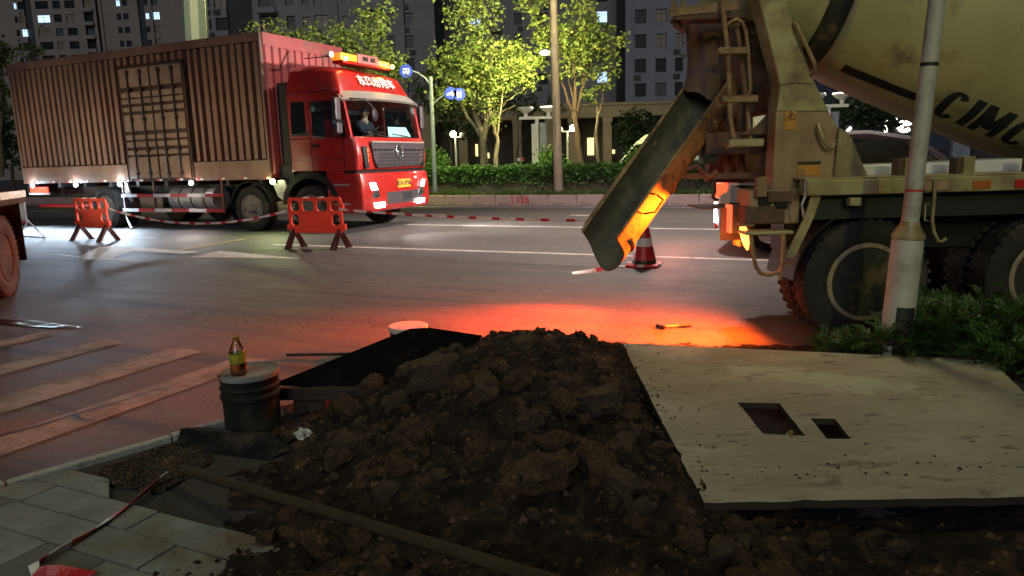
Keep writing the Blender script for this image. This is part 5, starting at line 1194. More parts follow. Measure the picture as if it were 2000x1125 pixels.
# ------------------------------------------------------------------ things on the road
def barrier(loc, rz, label):
    t = thing('plastic_barrier', label, 'barrier', loc, rz, 'orange barriers along the taped off lane')
    w, z0, z1, d = .60, .30, .98, .045
    bm = bmesh.new()
    def rr(x0, x1, za, zb, r, n=4):
        P = []
        for (cx, cz, a0) in ((x1-r, za+r, -90), (x1-r, zb-r, 0), (x0+r, zb-r, 90), (x0+r, za+r, 180)):
            P += [(cx+r*math.cos(R(a0+90*k/n)), cz+r*math.sin(R(a0+90*k/n))) for k in range(n+1)]
        vs = [bm.verts.new((x, -d/2, z)) for x, z in P]; return [bm.edges.new((vs[i], vs[(i+1) % len(vs)])) for i in range(len(vs))]
    es = rr(-w, w, z0, z1, .07)
    for (a, c) in ((-.54, -.34), (-.28, -.02), (.04, .29), (.35, .54)): es += rr(a, c, .72, .92, .07)
    for (a, c) in ((-.54, -.37), (.37, .54)): es += rr(a, c, .44, .66, .07)
    bmesh.ops.triangle_fill(bm, use_beauty=True, edges=es)
    r = bmesh.ops.extrude_face_region(bm, geom=bm.faces[:]); bmesh.ops.translate(bm, verts=[v for v in r['geom'] if isinstance(v, bmesh.types.BMVert)], vec=(0, d, 0))
    bmesh.ops.recalc_face_normals(bm, faces=bm.faces)
    me = bpy.data.meshes.new('m'); bm.to_mesh(me); bm.free(); me.materials.append(M['orange_plastic'])
    p = link('panel', me, t); bv = p.modifiers.new('b', 'BEVEL'); bv.width = .012; bv.segments = 2; bv.limit_method = 'ANGLE'; bv.angle_limit = R(40)
    MB().box((-.30, -.032, .42), (.33, .032, .68)).build('blank_field', 'orange_plastic', p, bevel=.01)
    MB().box((-.60, -.035, .36), (-.645, .035, .46)).box((.60, -.035, .36), (.66, .035, .48)).box((.60, -.035, .74), (.64, .035, .86)).build('hinge_lug', 'orange_plastic', p, bevel=.008)
    MB().box((-.24, -.03, .965), (-.14, .03, .992)).box((.10, -.03, .965), (.20, .03, .992)).build('reflector', 'white', p)
    for x in (-.50, .52):
        b = MB()
        for s in (-1, 1):
            b.bar((x, 0, .36), (x+.03*s, s*.22, .0), .10, .035, (1, 0, 0))
            b.bar((x-.04, s*.06, .30), (x+.03*s-.05, s*.23, .0), .03, .04, (1, 0, 0)); b.bar((x+.04, s*.06, .30), (x+.03*s+.06, s*.23, .0), .03, .04, (1, 0, 0))
        b.build('foot', 'foot', t, bevel=.004)
    return t
bA = barrier(W(-9.18, 10.85), -PH+.10, 'orange plastic barrier standing in front of the truck cab wheel')
bB = copy_tree(bA); bB.location = W(-15.75, 10.9); bB.rotation_euler.z = -PH-.06; bB['label'] = 'orange plastic barrier standing near the truck rear wheels'
# cone
t = thing('traffic_cone', 'red and white traffic cone half hidden behind the chute end', 'traffic cone', W(-2.60, 10.18), -.4)
MB().box((-.23, -.23, 0), (.23, .23, .045)).build('base', 'red', t, bevel=.02)
for i, (z0, z1, m_) in enumerate(((.045, .10, 'ink'), (.10, .30, 'tape_red'), (.30, .42, 'tape_white'), (.42, .56, 'tape_red'), (.56, .68, 'tape_white'), (.68, .78, 'tape_red'))):
    f = lambda z: lerp(.19, .035, z/.78)
    MB().lathe([(f(z0), z0), (f(z1), z1)], n=24).build('band', m_, t, smooth=40)
b = MB()
for k in range(8):
    a = 2*math.pi*k/8; b.k = k % 2
    b.box((.20*math.cos(a)-.05, .20*math.sin(a)-.05, .02), (.20*math.cos(a)+.05, .20*math.sin(a)+.05, .05))
b.build('skirt_stripe', ['tape_white', 'tape_red'], t)
# folding board at the far left
o = Vector(W(-18.3, 10.75))
t = thing('folding_sign', 'blue grey board on folding tube legs seen from behind at the far left', 'sign', o, -PH-.15)
MB().box((-1.0, -.02, .42), (.50, .02, 1.02)).build('panel', 'panel_blue', t, bevel=.008)
MB().tube([(.50, 0, 1.03), (.48, .0, .40), (.36, -.22, .03), (-.9, -.22, .03)], .016, 7).build('front_leg', 'steel', t, smooth=50)
MB().tube([(.48, 0, .50), (.72, .25, .03), (-.9, .25, .03)], .016, 7).build('rear_leg', 'steel', t, smooth=50)
MB().box((-1.0, -.024, .40), (.49, -.021, .46)).build('bottom_stripe', 'refl_red', t)
# red lorry at the left edge: its rear corner with two wheels
LY = 9.7
rzl = R(20)
t = thing('flatbed_lorry', 'dusty red lorry corner with taped deck edge and big tyres at the left edge', 'lorry', (-6.593, 9.272, 0), rzl)
TL, RL = tyre_mesh(.53, .30, 'rubber_red_dust', 44), rim_mesh(.53, .30, 'rubber_red_dust', .12, .08)
def lw_(x, y):
    o = link('wheel', TL, t, (x, y, .53)); o.rotation_euler.z = R(90); link('rim', RL, o)
lw_(-.15, 0); lw_(-.15, -1.35); lw_(-.50, 0); lw_(-.50, -1.35); lw_(-2.2, 0); lw_(-2.2, -1.35)
MB().box((-2.6, -2.4, 1.18), (.05, 1.0, 1.36)).build('deck', 'rust', t, bevel=.015)
b = MB()
for k in range(9): b.mat(k % 2).box((.052, -2.4+k*.38, 1.26), (.058, -2.4+(k+1)*.38, 1.355))
for k in range(8): b.mat(k % 2).box((-2.6+k*.33, .998, 1.26), (-2.6+(k+1)*.33, 1.004, 1.355))
b.build('reflective_tape', ['tape_white', 'refl_red'], t)
MB().box((-.35, .62, .40), (.05, .66, 1.20)).build('mud_flap', 'black_rubber', t)
MB().box((-2.6, -.7, 1.36), (-1.05, 1.0, 3.0)).build('cargo_body', 'box_front', t, bevel=.03)
MB().box((-1.9, -1.6, .75), (-.7, 1.0, 1.18)).build('chassis', 'black_plastic', t)

# ------------------------------------------------------------------ passenger car driving past behind the mixer
def car():
    L_ = 4.55
    t = thing('passenger_car', 'silver car passing behind the mixer with glowing tail lamps', 'car', W(-1.9, 12.1), -PH); t.scale = (1, 1, 1.10)
    # frame: x forward from the tail, y to the left (0 = near side)
    def sec(x, zb, zt, inset): return [(x, inset, zb), (x, inset*.4, (zb+zt)*.5), (x, inset+.05, zt), (x, 1.85-inset-.05, zt), (x, 1.85-inset*.4, (zb+zt)*.5), (x, 1.85-inset, zb)]
    MB().loft([sec(0, .40, .95, .12), sec(.08, .30, 1.05, .05), sec(.7, .25, 1.08, 0), sec(3.2, .25, 1.05, 0), sec(4.1, .28, .95, .04), sec(4.5, .35, .80, .16), sec(4.58, .42, .65, .3)]).build('body', 'car_silver', t, smooth=40, bevel=.02)
    def rs(x, z, i): return [(x, i, z), (x, 1.85-i, z)]
    b = MB(); b.loft([[(.55, .20, 1.60), (.95, .18, 1.70), (2.2, .20, 1.71), (2.75, .24, 1.62), (2.75, 1.61, 1.62), (2.2, 1.65, 1.71), (.95, 1.67, 1.70), (.55, 1.65, 1.60)], [(.45, .16, 1.56), (.95, .14, 1.66), (2.2, .16, 1.66), (2.85, .20, 1.55), (2.85, 1.65, 1.55), (2.2, 1.69, 1.66), (.95, 1.71, 1.66), (.45, 1.69, 1.56)]])
    b.build('roof', 'car_silver', t, smooth=50)
    for y0, y1 in ((.06, .20), (1.79, 1.65)):
        MB().tube([(3.55, y0, 1.06), (2.78, y1, 1.60)], .045, 6).build('pillar', 'car_silver', t); MB().tube([(1.75, y0+(0 if y0 < 1 else 0), 1.06), (1.80, y1, 1.66)], .035, 6).build('pillar', 'black_plastic', t)
        MB().tube([(.12, y0, 1.05), (.50, y1, 1.58)], .06, 6).build('pillar', 'car_silver', t)
        MB().quad((.2, y0+.01, 1.07), (3.4, y0+.01, 1.07), (2.75, y1, 1.58), (.6, y1, 1.60)).build('side_glass', 'car_glass', t, recalc=False)
    MB().quad((3.5, .10, 1.06), (3.5, 1.75, 1.06), (2.8, 1.62, 1.60), (2.8, .23, 1.60)).build('windscreen', 'car_glass', t, recalc=False)
    MB().quad((.10, .12, 1.06), (.10, 1.73, 1.06), (.50, 1.62, 1.58), (.50, .23, 1.58)).build('rear_glass', 'car_glass', t, recalc=False)
    for y in (.45, 1.25):
        MB().box((1.35, y-.2, .6), (1.5, y+.25, 1.25)).box((1.36, y-.1, 1.25), (1.46, y+.14, 1.42)).build('seat', 'refl_red', t, bevel=.04)
    tm, rm = tyre_mesh(.34, .22, 'rubber'), rim_mesh(.34, .22, 'chrome', .05, .04)
    for x in (.85, 3.65):
        wheel(t, (x, .10, .34), tm, rm); wheel(t, (x, 1.75, .34), tm, rm, True)
    for y in (.03, 1.50):
        MB().prism([(-.03, y, 1.02), (-.03, y+.32, 1.02), (-.03, y+.30, .80), (-.03, y+.04, .80)], (.20, 0, 0)).build('tail_lamp', 'tail_red', t, bevel=.02)
        MB().box((-.035, y+.02, .42), (.02, y+.22, .74)).build('reversing_lamp', 'head_lit', t, bevel=.02)
    MB().box((-.05, .2, .32), (.02, 1.65, .50)).build('rear_bumper', 'refl_red', t, bevel=.03)
    MB().box((3.1, -.14, 1.0), (3.28, .02, 1.14)).build('door_mirror', 'car_silver', t, bevel=.03)
    light('POINT', 'car_tail_light', (W(-2.75, 12.6)[0], W(-2.75, 12.6)[1], .8), 70, (1, .25, .18), size=.1)
car()
# white van on the far carriageway
t = thing('white_van', 'white van parked beyond the hedge behind the chute', 'van', W(-9.0, 30.0), -PH)
b = MB()
prof_ = [(0, .45), (0, 1.0), (.15, 1.25), (.95, 2.15), (1.35, 2.45), (5.4, 2.50), (5.5, 2.3), (5.5, .45)]
b.prism([(x, 0, z) for x, z in prof_], (0, 1.9, 0)); b.build('body', 'van_white', t, bevel=.06)
MB().prism([(.27, -.008, 1.30), (.95, -.008, 2.05), (1.6, -.008, 2.05), (1.6, -.008, 1.30)], (0, .01, 0)).build('cab_window', 'black_glass', t)
MB().quad((.16, .1, 1.32), (.16, 1.8, 1.32), (.88, 1.75, 2.12), (.88, .15, 2.12)).build('windscreen', 'black_glass', t)
b = MB()
for k in range(14): b.box((1.9+k*.25, -.02, 1.0), (2.05+k*.25, 0, 2.3))
b.build('body_rib', 'van_white', t)
tm, rm = tyre_mesh(.36, .22, 'rubber'), rim_mesh(.36, .22, 'rim', .05, .04)
for x in (.9, 4.4): wheel(t, (x, .08, .36), tm, rm); wheel(t, (x, 1.82, .36), tm, rm, True)

# ------------------------------------------------------------------ median: kerb, planting strip, hedge
fk = tag(uvobj(MB().box((-60, 22.50, 0), (40, 22.74, .33)), 'far_kerb', 'earth_dark'), kind='structure')
ks = MB().box((0, 22.44, 0), (.985, 22.75, .365)).mesh('far_kerb')
for k in range(-40, 30):
    o = link('kerb_stone', ks, fk, (k*1.0, random.uniform(-.006, .006), random.uniform(-.006, .006)))
    bv = o.modifiers.new('b', 'BEVEL'); bv.width = .015; bv.segments = 2
m_ = frame((-9.962, 22.43, 0.2157), (1, 0, 0), (0, 0, 1))
link('painted_number', text_mesh('126', .33, 'red', m_, .0005, .006), fk)
link('painted_line', MB().box(((-9.962, 22.43, 0.2157)[0]-.42, 22.43, .02), ((-9.962, 22.43, 0.2157)[0]-.385, 22.436, .35)).mesh('red'), fk)
tag(uvobj(MB().box((-60, 22.75, .0), (40, 27.5, .34)), 'planting_strip', 'verge'), kind='structure')
def leafcards(b, pts, size, up=.35, fold=True):
    for p in pts:
        s = size*random.choice((.5, .65, .8, 1, 1, 1.25, 1.5)); d = Vector((random.gauss(0, 1), random.gauss(0, 1), random.gauss(0, .6)-.2)).normalized()
        e = d.cross(Vector((random.gauss(0, 1), random.gauss(0, 1), random.gauss(0, 1)))).normalized(); p = Vector(p)
        a = p+d*s*.5; c = p+d*s; q = d.cross(e)*s*.10
        b.add([p, a+e*s*.32+q, c, a-e*s*.32+q], [(0, 1, 2, 3)])
# grass blades along the kerb
b = MB()
for i in range(20000):
    u_ = random.uniform(-15.5, 4); v_ = 22.8+abs(random.gauss(0, .55)); n_ = .6+.7*noise.noise(Vector((u_*.8, v_, 0)))
    if v_ > 24.2: continue
    h = random.uniform(.07, .20)*n_*1.4; a = random.uniform(0, 6.3); w_ = .022; lx, ly = random.gauss(0, .05), random.gauss(0, .05)
    b.add([(u_-w_*math.cos(a), v_-w_*math.sin(a), .335), (u_+w_*math.cos(a), v_+w_*math.sin(a), .335), (u_+lx, v_+ly, .335+h)], [(0, 1, 2)])
tag(uvobj(b, 'grass', 'grass', recalc=False), kind='stuff')
def hedge(name, label, u0, u1, v0, v1, z0, z1, n_):
    t = thing(name, label, 'hedge', W((u0+u1)/2, (v0+v1)/2, z0), -PH)
    L_, D_, H_ = (u1-u0)/2, (v1-v0)/2, z1-z0
    core = MB(); nx_ = 40
    core.box((-L_+.1, -D_+.22, 0), (L_-.1, D_-.2, H_-.22)); core.build('branches', 'bark_dark', t)
    b = MB(); pts = []
    for i in range(n_):
        x = random.uniform(-L_, L_); r_ = random.random()
        bump = .10*noise.noise(Vector((x*1.1, 0, 0)))+.05*noise.noise(Vector((x*4, 3, 0)))
        if r_ < .48: y = random.uniform(-D_, D_); z = H_+bump+random.gauss(-.04, .045)
        elif r_ < .9:
            z = H_*(1-abs(random.gauss(0, .33))); 
            if z < .08: continue
            y = -D_+abs(random.gauss(0, .09))+.08*noise.noise(Vector((x*2, z*3, 0)))+.20*(1-z/H_)
        else: y = D_-random.random()*.15; z = random.uniform(.1, H_)
        pts.append((x, y, z))
    leafcards(b, pts, .105); b.build('foliage', 'leaf_hedge', t, recalc=False)
    return t
hedge('hedge', 'long clipped green hedge on the median between the red truck and the chute', -16.5, -3.4, 24.3, 25.9, .34, 1.32, 21000)
hedge('hedge', 'lower strip of green hedge seen behind the mixer chute frame', -3.2, 3.0, 24.8, 26.2, .34, 1.05, 8000)

# ------------------------------------------------------------------ trees
def tree(name, label, base, trunks, blobs, leaf, lsize, nleaf, bark, group='street trees on the median', cat='tree', seed=0):
    random.seed(seed+100)
    B = Vector(base); t = thing(name, label, cat, base, 0, group)
    wd = MB()
    ends = []
    for (P, r0) in trunks:
        P = [Vector(p)-B for p in P]; Q = []
        for i in range(len(P)-1):
            for k in range(4):
                q = P[i].lerp(P[i+1], k/4); Q.append(q+Vector((random.gauss(0, .03), random.gauss(0, .03), 0))*min(1, i+k))
        Q.append(P[-1]); wd.tube(Q, [lerp(r0, r0*.42, i/(len(Q)-1)) for i in range(len(Q))], 9)
        ends.append((Q[-1], r0*.42)); ends.append((Q[len(Q)*2//3], r0*.55))
    crown = MB(); tot = sum(x[1][0]*x[1][1]*x[1][2] for x in blobs)
    for (c, rad, dens) in blobs:
        c = Vector(c)-B; e, er = min(ends, key=lambda q: (q[0]-c).length)
        m = max(3, int(nleaf*dens*rad[0]*rad[1]*rad[2]/tot/13))
        mid_ = e.lerp(c, .5)+Vector((random.gauss(0, .12), random.gauss(0, .12), .12))
        wd.tube([e, mid_, c], [er*.7, er*.45, er*.22], 6)
        for i in range(m):
            d = Vector((random.gauss(0, 1), random.gauss(0, 1), random.gauss(0, 1))).normalized()*random.random()**.42
            p = c+Vector((d.x*rad[0], d.y*rad[1], d.z*rad[2]))
            if i % 4 == 0: wd.tube([c.lerp(p, .12), c.lerp(p, .6)+Vector((0, 0, -.06)), p], [er*.20+.006, er*.12+.005, .005], 4, caps=False)
            cl = [p+Vector((random.gauss(0, .12), random.gauss(0, .12), random.gauss(0, .10))) for _ in range(random.randint(8, 18))]
            leafcards(crown, cl, lsize)
    wd.build('trunk', bark, t, smooth=60); crown.build('crown', leaf, t, recalc=False)
    return t

BK = 'street trees on the median'
tree('street_tree', 'street tree with sparse crown rising behind the truck cab and box', (*(-5.935, 27.6, 1.39)[:2], .34), [([(-5.946, 27.6, 1.236), (-5.858, 27.6, 3.106), (-6.471, 27.6, 4.802)], .13), ([(-5.839, 27.6, 3.105), (-5.134, 27.6, 4.766), (-4.757, 27.6, 6.218)], .10), ([(-5.871, 27.6, 2.917), (-7.396, 27.6, 5.195), (-8.649, 27.6, 6.141)], .08)],
     [((-8.975, 27.6, 6.737), (0.695, 0.556, 0.546), 0.35), ((-8.949, 27.6, 5.967), (0.894, 0.715, 0.596), 0.8), ((-7.536, 27.6, 5.839), (0.993, 0.794, 0.894), 1.1), ((-6.284, 27.6, 6.078), (0.894, 0.715, 0.794), 0.9), ((-6.451, 27.6, 5.078), (0.993, 0.794, 0.894), 1.2), ((-4.813, 27.6, 6.85), (0.794, 0.635, 0.894), 0.8), ((-4.92, 27.2, 5.44), (0.881, 0.704, 0.783), 1.2), ((-4.359, 27.6, 4.929), (0.794, 0.635, 0.993), 1.1), ((-5.54, 27.6, 4.407), (1.19, 0.88, 0.794), 1)], 'leaf', .14, 6500, 'bark', BK, seed=1)
tree('street_tree', 'leafy tree at the left edge behind the tail of the truck', (*(-23.16, 33, 1.608)[:2], 0), [([(-23.18, 33, 1.447), (-22.82, 33, 4.057), (-22.43, 33, 5.825)], .13)],
     [((-22.83, 33, 6.93), (0.95, 0.76, 0.95), 1), ((-22.69, 33, 5.501), (0.617, 0.494, 1.07), 1.2), ((-20.98, 33, 6.859), (0.617, 0.494, 0.404), 0.9), ((-23.25, 33, 4.963), (0.831, 0.665, 0.95), 1)], 'leaf', .19, 1600, 'bark', BK, seed=2)
tree('street_tree', 'broad yellow green tree with fan of limbs left of the concrete pole', (*(-0.9599, 28.4, 1.142)[:2], .34), [([(-0.962, 28.4, 1.083), (-0.9557, 28.4, 2.425), (-1.296, 28.4, 3.505), (-1.742, 28.4, 4.762)], .17), ([(-0.9459, 28.4, 2.131), (-0.7034, 28.4, 3.392), (-0.0814, 28.2, 4.222), (1.006, 28, 4.831)], .10), ([(-0.9391, 28.4, 2.327), (-0.7896, 28.4, 3.78), (-0.8165, 28.4, 5.869)], .11), ([(-0.9625, 28.4, 2.23), (-1.505, 28.4, 3.22), (-2.332, 28.4, 4.778)], .09), ([(-0.9123, 28.4, 2.522), (-0.3601, 28.2, 3.466), (0.2036, 28, 3.912), (0.7583, 28, 4.237)], .06), ([(-0.9103, 28.4, 2.581), (-0.4056, 28.2, 3.275), (0.3522, 28, 3.624)], .05)],
     [((-2.379, 28.4, 4.827), (0.664, 0.531, 1.38), 1), ((-1.628, 28.4, 5.138), (0.919, 0.736, 1.23), 1.2), ((-0.7327, 28.2, 5.277), (1.01, 0.812, 1.22), 1.4), ((-1.223, 28.4, 7.272), (1.09, 0.874, 1.12), 0.9), ((0.3606, 28, 5.035), (1.04, 0.83, 1.01), 1.5), ((-1.06, 28.2, 4.296), (1.12, 0.88, 0.862), 1.3), ((0.3565, 28.4, 5.838), (0.409, 0.327, 0.613), 0.5), ((0.5637, 27.8, 4.773), (0.85, 0.68, 0.45), 1.2)], 'leaf', .135, 6600, 'bark_dark', BK, seed=3)
tree('slender_tree', 'slender pale trunk with few low leaves in front of the broad tree', (*(-0.4984, 27.4, 1.147)[:2], .34), [([(-0.5002, 27.4, 1.089), (-0.4043, 27.4, 2.288), (-0.5374, 27.4, 2.951), (-0.6632, 27.4, 3.793)], .095), ([(-0.4177, 27.4, 2.477), (-0.2982, 27.4, 3.225), (-0.0763, 27.4, 4.24)], .05)],
     [((-0.4751, 27.4, 3.695), (0.394, 0.315, 0.394), 1), ((-0.5801, 27.2, 3.267), (0.431, 0.344, 0.342), 0.7), ((-0.405, 27.4, 2.881), (0.296, 0.237, 0.365), 0.35), ((-0.0709, 27.4, 4.423), (0.493, 0.394, 0.591), 1)], 'leaf', .12, 520, 'bark_pale', BK, seed=4)
tree('street_tree', 'open crowned tree with ruddy trunk right of the concrete pole', (*(2.872, 28.4, 1.076)[:2], .34), [([(2.911, 28.4, 0.9754), (2.762, 28.4, 2.127), (2.654, 28.4, 3.203), (2.597, 28.4, 5.024)], .15), ([(2.672, 28.4, 3.009), (2.191, 28.4, 4.179), (1.776, 28.4, 5.33)], .07), ([(2.673, 28.4, 3.106), (2.431, 28.4, 4.364), (2.215, 28.4, 5.788)], .06), ([(2.693, 28.4, 3.105), (2.987, 28.4, 4.634), (3.487, 28.4, 5.754)], .07), ([(2.674, 28.4, 3.203), (3.187, 28.4, 5.008), (4.173, 28.4, 6.016)], .05)],
     [((0.9354, 28.4, 7.581), (0.664, 0.531, 0.715), 0.9), ((1.302, 28.4, 6.604), (0.664, 0.531, 0.562), 0.8), ((1.75, 28, 5.787), (0.655, 0.524, 0.554), 1.1), ((2.904, 28.4, 6.19), (1.02, 0.817, 0.868), 1.1), ((2.825, 28.2, 5.181), (0.761, 0.609, 0.812), 1), ((3.996, 28.4, 5.787), (0.838, 0.67, 0.766), 0.55), ((3.924, 28.4, 4.894), (0.562, 0.449, 0.613), 0.8), ((1.815, 27.8, 4.693), (0.45, 0.36, 0.3), 0.8), ((2.819, 28.4, 7.348), (0.613, 0.49, 0.715), 0.6)], 'leaf', .14, 4600, 'bark_red', BK, seed=5)
tree('slender_tree', 'thin pale forked trunk with one leaf tuft beside the chute', (*(3.458, 27.6, 1.072)[:2], .34), [([(3.457, 27.6, 0.9756), (3.347, 27.6, 2.19), (3.431, 27.6, 3.135), (3.357, 27.6, 3.7)], .085), ([(3.411, 27.6, 3.079), (3.626, 27.6, 3.599), (3.629, 27.6, 4.251)], .055), ([(3.375, 27.6, 3.512), (3.127, 27.6, 3.893)], .03)],
     [((3.257, 27.4, 3.872), (0.434, 0.347, 0.296), 1), ((3.594, 27.4, 4.232), (0.345, 0.276, 0.296), 0.6)], 'leaf', .125, 260, 'bark_pale', BK, seed=6)
tree('street_tree', 'lit tree glimpsed behind the mixer hopper and ladder', (*(10.31, 34, 0.7352)[:2], .34), [([(10.31, 34, 0.6635), (10.24, 34, 3.211), (10.42, 34, 5.503)], .15)],
     [((8.611, 34, 6.229), (0.636, 0.509, 0.489), 1), ((10.16, 34, 6.075), (1.22, 0.88, 1.1), 1), ((11.55, 34, 5.188), (0.917, 0.734, 0.795), 1.2), ((11.74, 34, 4.555), (0.612, 0.489, 0.734), 0.9)], 'leaf', .15, 1900, 'bark', BK, seed=7)
BG = 'dark trees in the garden'
for i, (bx, Y, lab, bl) in enumerate((
    ((-3.305, 41, 0.9921), 41, 'dark tree between the sign post and the lit garden lamp', [((-3.831, 41, 5.374), (1.33, 0.88, 1.77), 1), ((-2.741, 41, 4.094), (1.33, 0.88, 1.62), 1)]),
    ((8.215, 46, 0.5884), 46, 'dark round tree in front of the podium near the chute', [((8.205, 46, 3.066), (1.49, 0.88, 1.41), 1.4)]),
    ((19.53, 40, 0.3778), 40, 'dark green tree right of the mixer pedestal', [((18.98, 40, 3.852), (1.51, 0.88, 1.15), 1.3), ((20.47, 40, 3.47), (1.73, 0.88, 0.935), 1.3)]),
    ((-25.39, 37, 1.412), 37, 'dark tree mass below the leafy tree at the left edge', [((-25.85, 37, 3.477), (1.46, 0.88, 1.73), 1.2)]),
    ((0.5462, 47, 0.7833), 47, 'bare dark tree over the pillar lamp', [((0.661, 47, 5.154), (1.69, 0.88, 1.01), 0.5), ((2.622, 47, 4.702), (1.01, 0.812, 0.761), 0.4)]))):
    tree('garden_tree', lab, (bx[0], Y, 0), [([(bx[0], Y, 0), (bx[0], Y, 1.5), (bx[0]+.1, Y, 2.4)], .12)], bl, 'leaf_dark', .19, 2600, 'bark_dark', BG, seed=20+i)
BS = 'round bushes behind the hedge'
for i, (bx, Y, lab, bl) in enumerate((
    ((1.656, 28.6, 1.267), 28.6, 'round green bush at the foot of the concrete pole', [((1.691, 28.6, 1.545), (0.586, 0.469, 0.391), 1), ((2.267, 28.6, 1.4), (0.309, 0.247, 0.257), 0.7)]),
    ((-2.93, 28.8, 1.291), 28.8, 'loose green bush at the foot of the sign post', [((-2.884, 28.8, 1.621), (0.487, 0.39, 0.445), 1)]),
    ((5.107, 28.6, 1.171), 28.6, 'green bush in front of the white van', [((5.176, 28.6, 1.469), (0.545, 0.436, 0.412), 1)]))):
    tree('bush', lab, (bx[0], Y, .34), [([(bx[0], Y, .34), (bx[0], Y, .8)], .04)], bl, 'leaf_hedge', .12, 900, 'bark_dark', BS, 'bush', seed=30+i)

SHRUBS = (((2.52, 5.16, .02), .22, .24, 26, 'low shrub at the left end of the shrub bed beside the tyre'), ((2.80, 4.98, .02), .28, .42, 46, 'green shrub in front of the black hatch of the lamp post'), ((3.12, 5.12, .02), .36, .60, 70, 'tall shrub just right of the lamp post'), ((3.22, 4.72, .02), .28, .34, 44, 'green shrub hanging over the far corner of the board'), ((3.55, 5.05, .02), .38, .58, 64, 'dark shrub below the second mixer tyre'), ((3.62, 4.6, .02), .3, .36, 40, 'dark low shrub at the right edge behind the board'), ((4.0, 4.9, .02), .38, .62, 60, 'dark tall shrub at the far right edge'))
# ------------------------------------------------------------------ posts, signs, lamps
def post(name, label, base, top, r0, r1, mat, cat, n=12):
    B = Vector(base); t = thing(name, label, cat, base)
    MB().tube([(0, 0, 0), Vector(top)-B], [r0, r1], n).build('post', mat, t, smooth=60); return t
# near white pole
B = Vector((2.76, 5.0, 0)); t = thing('lamp_post', 'grey white lamp post with black hatch standing in the foreground shrubs', 'lamp post', B); t.rotation_euler.y = .05
MB().lathe([(.105, 0), (.104, .95), (.100, .965)], n=32).build('base_section', 'pole_white', t, smooth=40)
MB().lathe([(.100, .965), (.108, .97), (.108, .995), (.066, 1.07), (.064, 1.09)], n=32).build('collar', 'cream', t, smooth=40)
MB().tube([(0, 0, 1.07), (0, 0, 2.15)], [.058, .055], 28).build('upper_section', 'pole_white', t, smooth=40)
MB().tube([(0, 0, 2.155), (0, 0, 8.2)], [.054, .045], 28).build('upper_section', 'pole_white', t, smooth=40)
MB().tube([(0, 0, 2.14), (0, 0, 2.165)], .0555, 28).build('joint_ring', 'dark_steel', t)
MB().tube([(.0, 0, 1.30), (.0, 0, 1.315)], .0585, 28).build('band', 'refl_red', t)
b = MB(); 
for k in range(8):
    a, c = R(-128+k*9.5), R(-128+(k+1)*9.5)
    b.add([(.1075*math.cos(a), .1075*math.sin(a), .10), (.1075*math.cos(c), .1075*math.sin(c), .10), (.1075*math.cos(c), .1075*math.sin(c), .49), (.1075*math.cos(a), .1075*math.sin(a), .49)], [(0, 1, 2, 3)])
b.build('hatch', 'ink', t, recalc=False)
MB().tube([(0, 0, 8.2), (0, .2, 8.5), (0, .9, 8.75)], .035, 8).build('arm', 'pole_white', t)
MB().box((-.13, .85, 8.68), (.13, 1.5, 8.80)).build('lamp_head', 'pole_white', t, bevel=.03)
# concrete pole on the median with its lit lamp head
pb = Vector((1.719, 25, 0.545)); pt_ = Vector((1.63, 25, 7.724))
t = thing('utility_pole', 'tall pinkish concrete pole with a small lit lamp on the median hedge', 'pole', pb)
MB().tube([(0, 0, -.2), (pt_-pb)*.5, pt_-pb], [.165, .135, .11], 16).build('post', 'pole_conc', t, smooth=60)
q = Vector((1.625, 24.85, 2.937))-pb
MB().cbox(q+Vector((.0, -.05, 0)), (.02, .03, 1.4)).build('cable_guard', 'dark_steel', t)
q = Vector((1.317, 24.85, 5.067))-pb; a = Vector((1.614, 25, 4.799))-pb
MB().tube([a, q], .025, 7).build('lamp_arm', 'dark_steel', t)
MB().ball(q, (.17, .12, .09), 14, 8).build('lamp_head', 'lamp_cool', t, smooth=180)
# big polygonal mast behind the truck
pb = Vector((-12.76, 30, -0.3624)); pt_ = Vector((-11.93, 30, 9.315)); pb.z = 0
t = thing('steel_mast', 'broad grey faceted steel mast rising behind the cargo box', 'mast', pb)
MB().tube([(0, 0, 0), Vector((pt_.x-pb.x, 0, pt_.z+6))], [.52, .42], 10).build('post', 'pole_steel', t)
MB().tube([(.50, -.1, 2), Vector((pt_.x-pb.x+.50, -.1, pt_.z+6))], .03, 6).build('conduit', 'white', t)
# sign pole with three round blue signs
pb = Vector((-2.81, 27.2, 1.214)); pb.z = .34; pt_ = Vector((-2.78, 27.2, 4.658))
t = thing('sign_post', 'grey post carrying three round blue traffic signs beside the truck cab', 'sign post', pb)
MB().tube([(0, 0, 0), pt_-pb], [.085, .07], 12).build('post', 'pole_steel', t, smooth=60)
MB().tube([Vector((-2.777, 27.2, 4.33))-pb, Vector((-2.953, 27.2, 4.59))-pb, Vector((-3.263, 27.2, 4.817))-pb, Vector((-3.541, 27.2, 4.897))-pb], .04, 8).build('arm', 'pole_steel', t, smooth=60)
MB().tube([Vector((-2.752, 27.2, 3.65))-pb, Vector((-2.612, 27.2, 3.812))-pb, Vector((-2.3, 27.2, 3.987))-pb, Vector((-2.07, 27.2, 4.054))-pb, Vector((-1.749, 27.2, 4.027))-pb], .035, 8).build('arm', 'pole_steel', t, smooth=60)
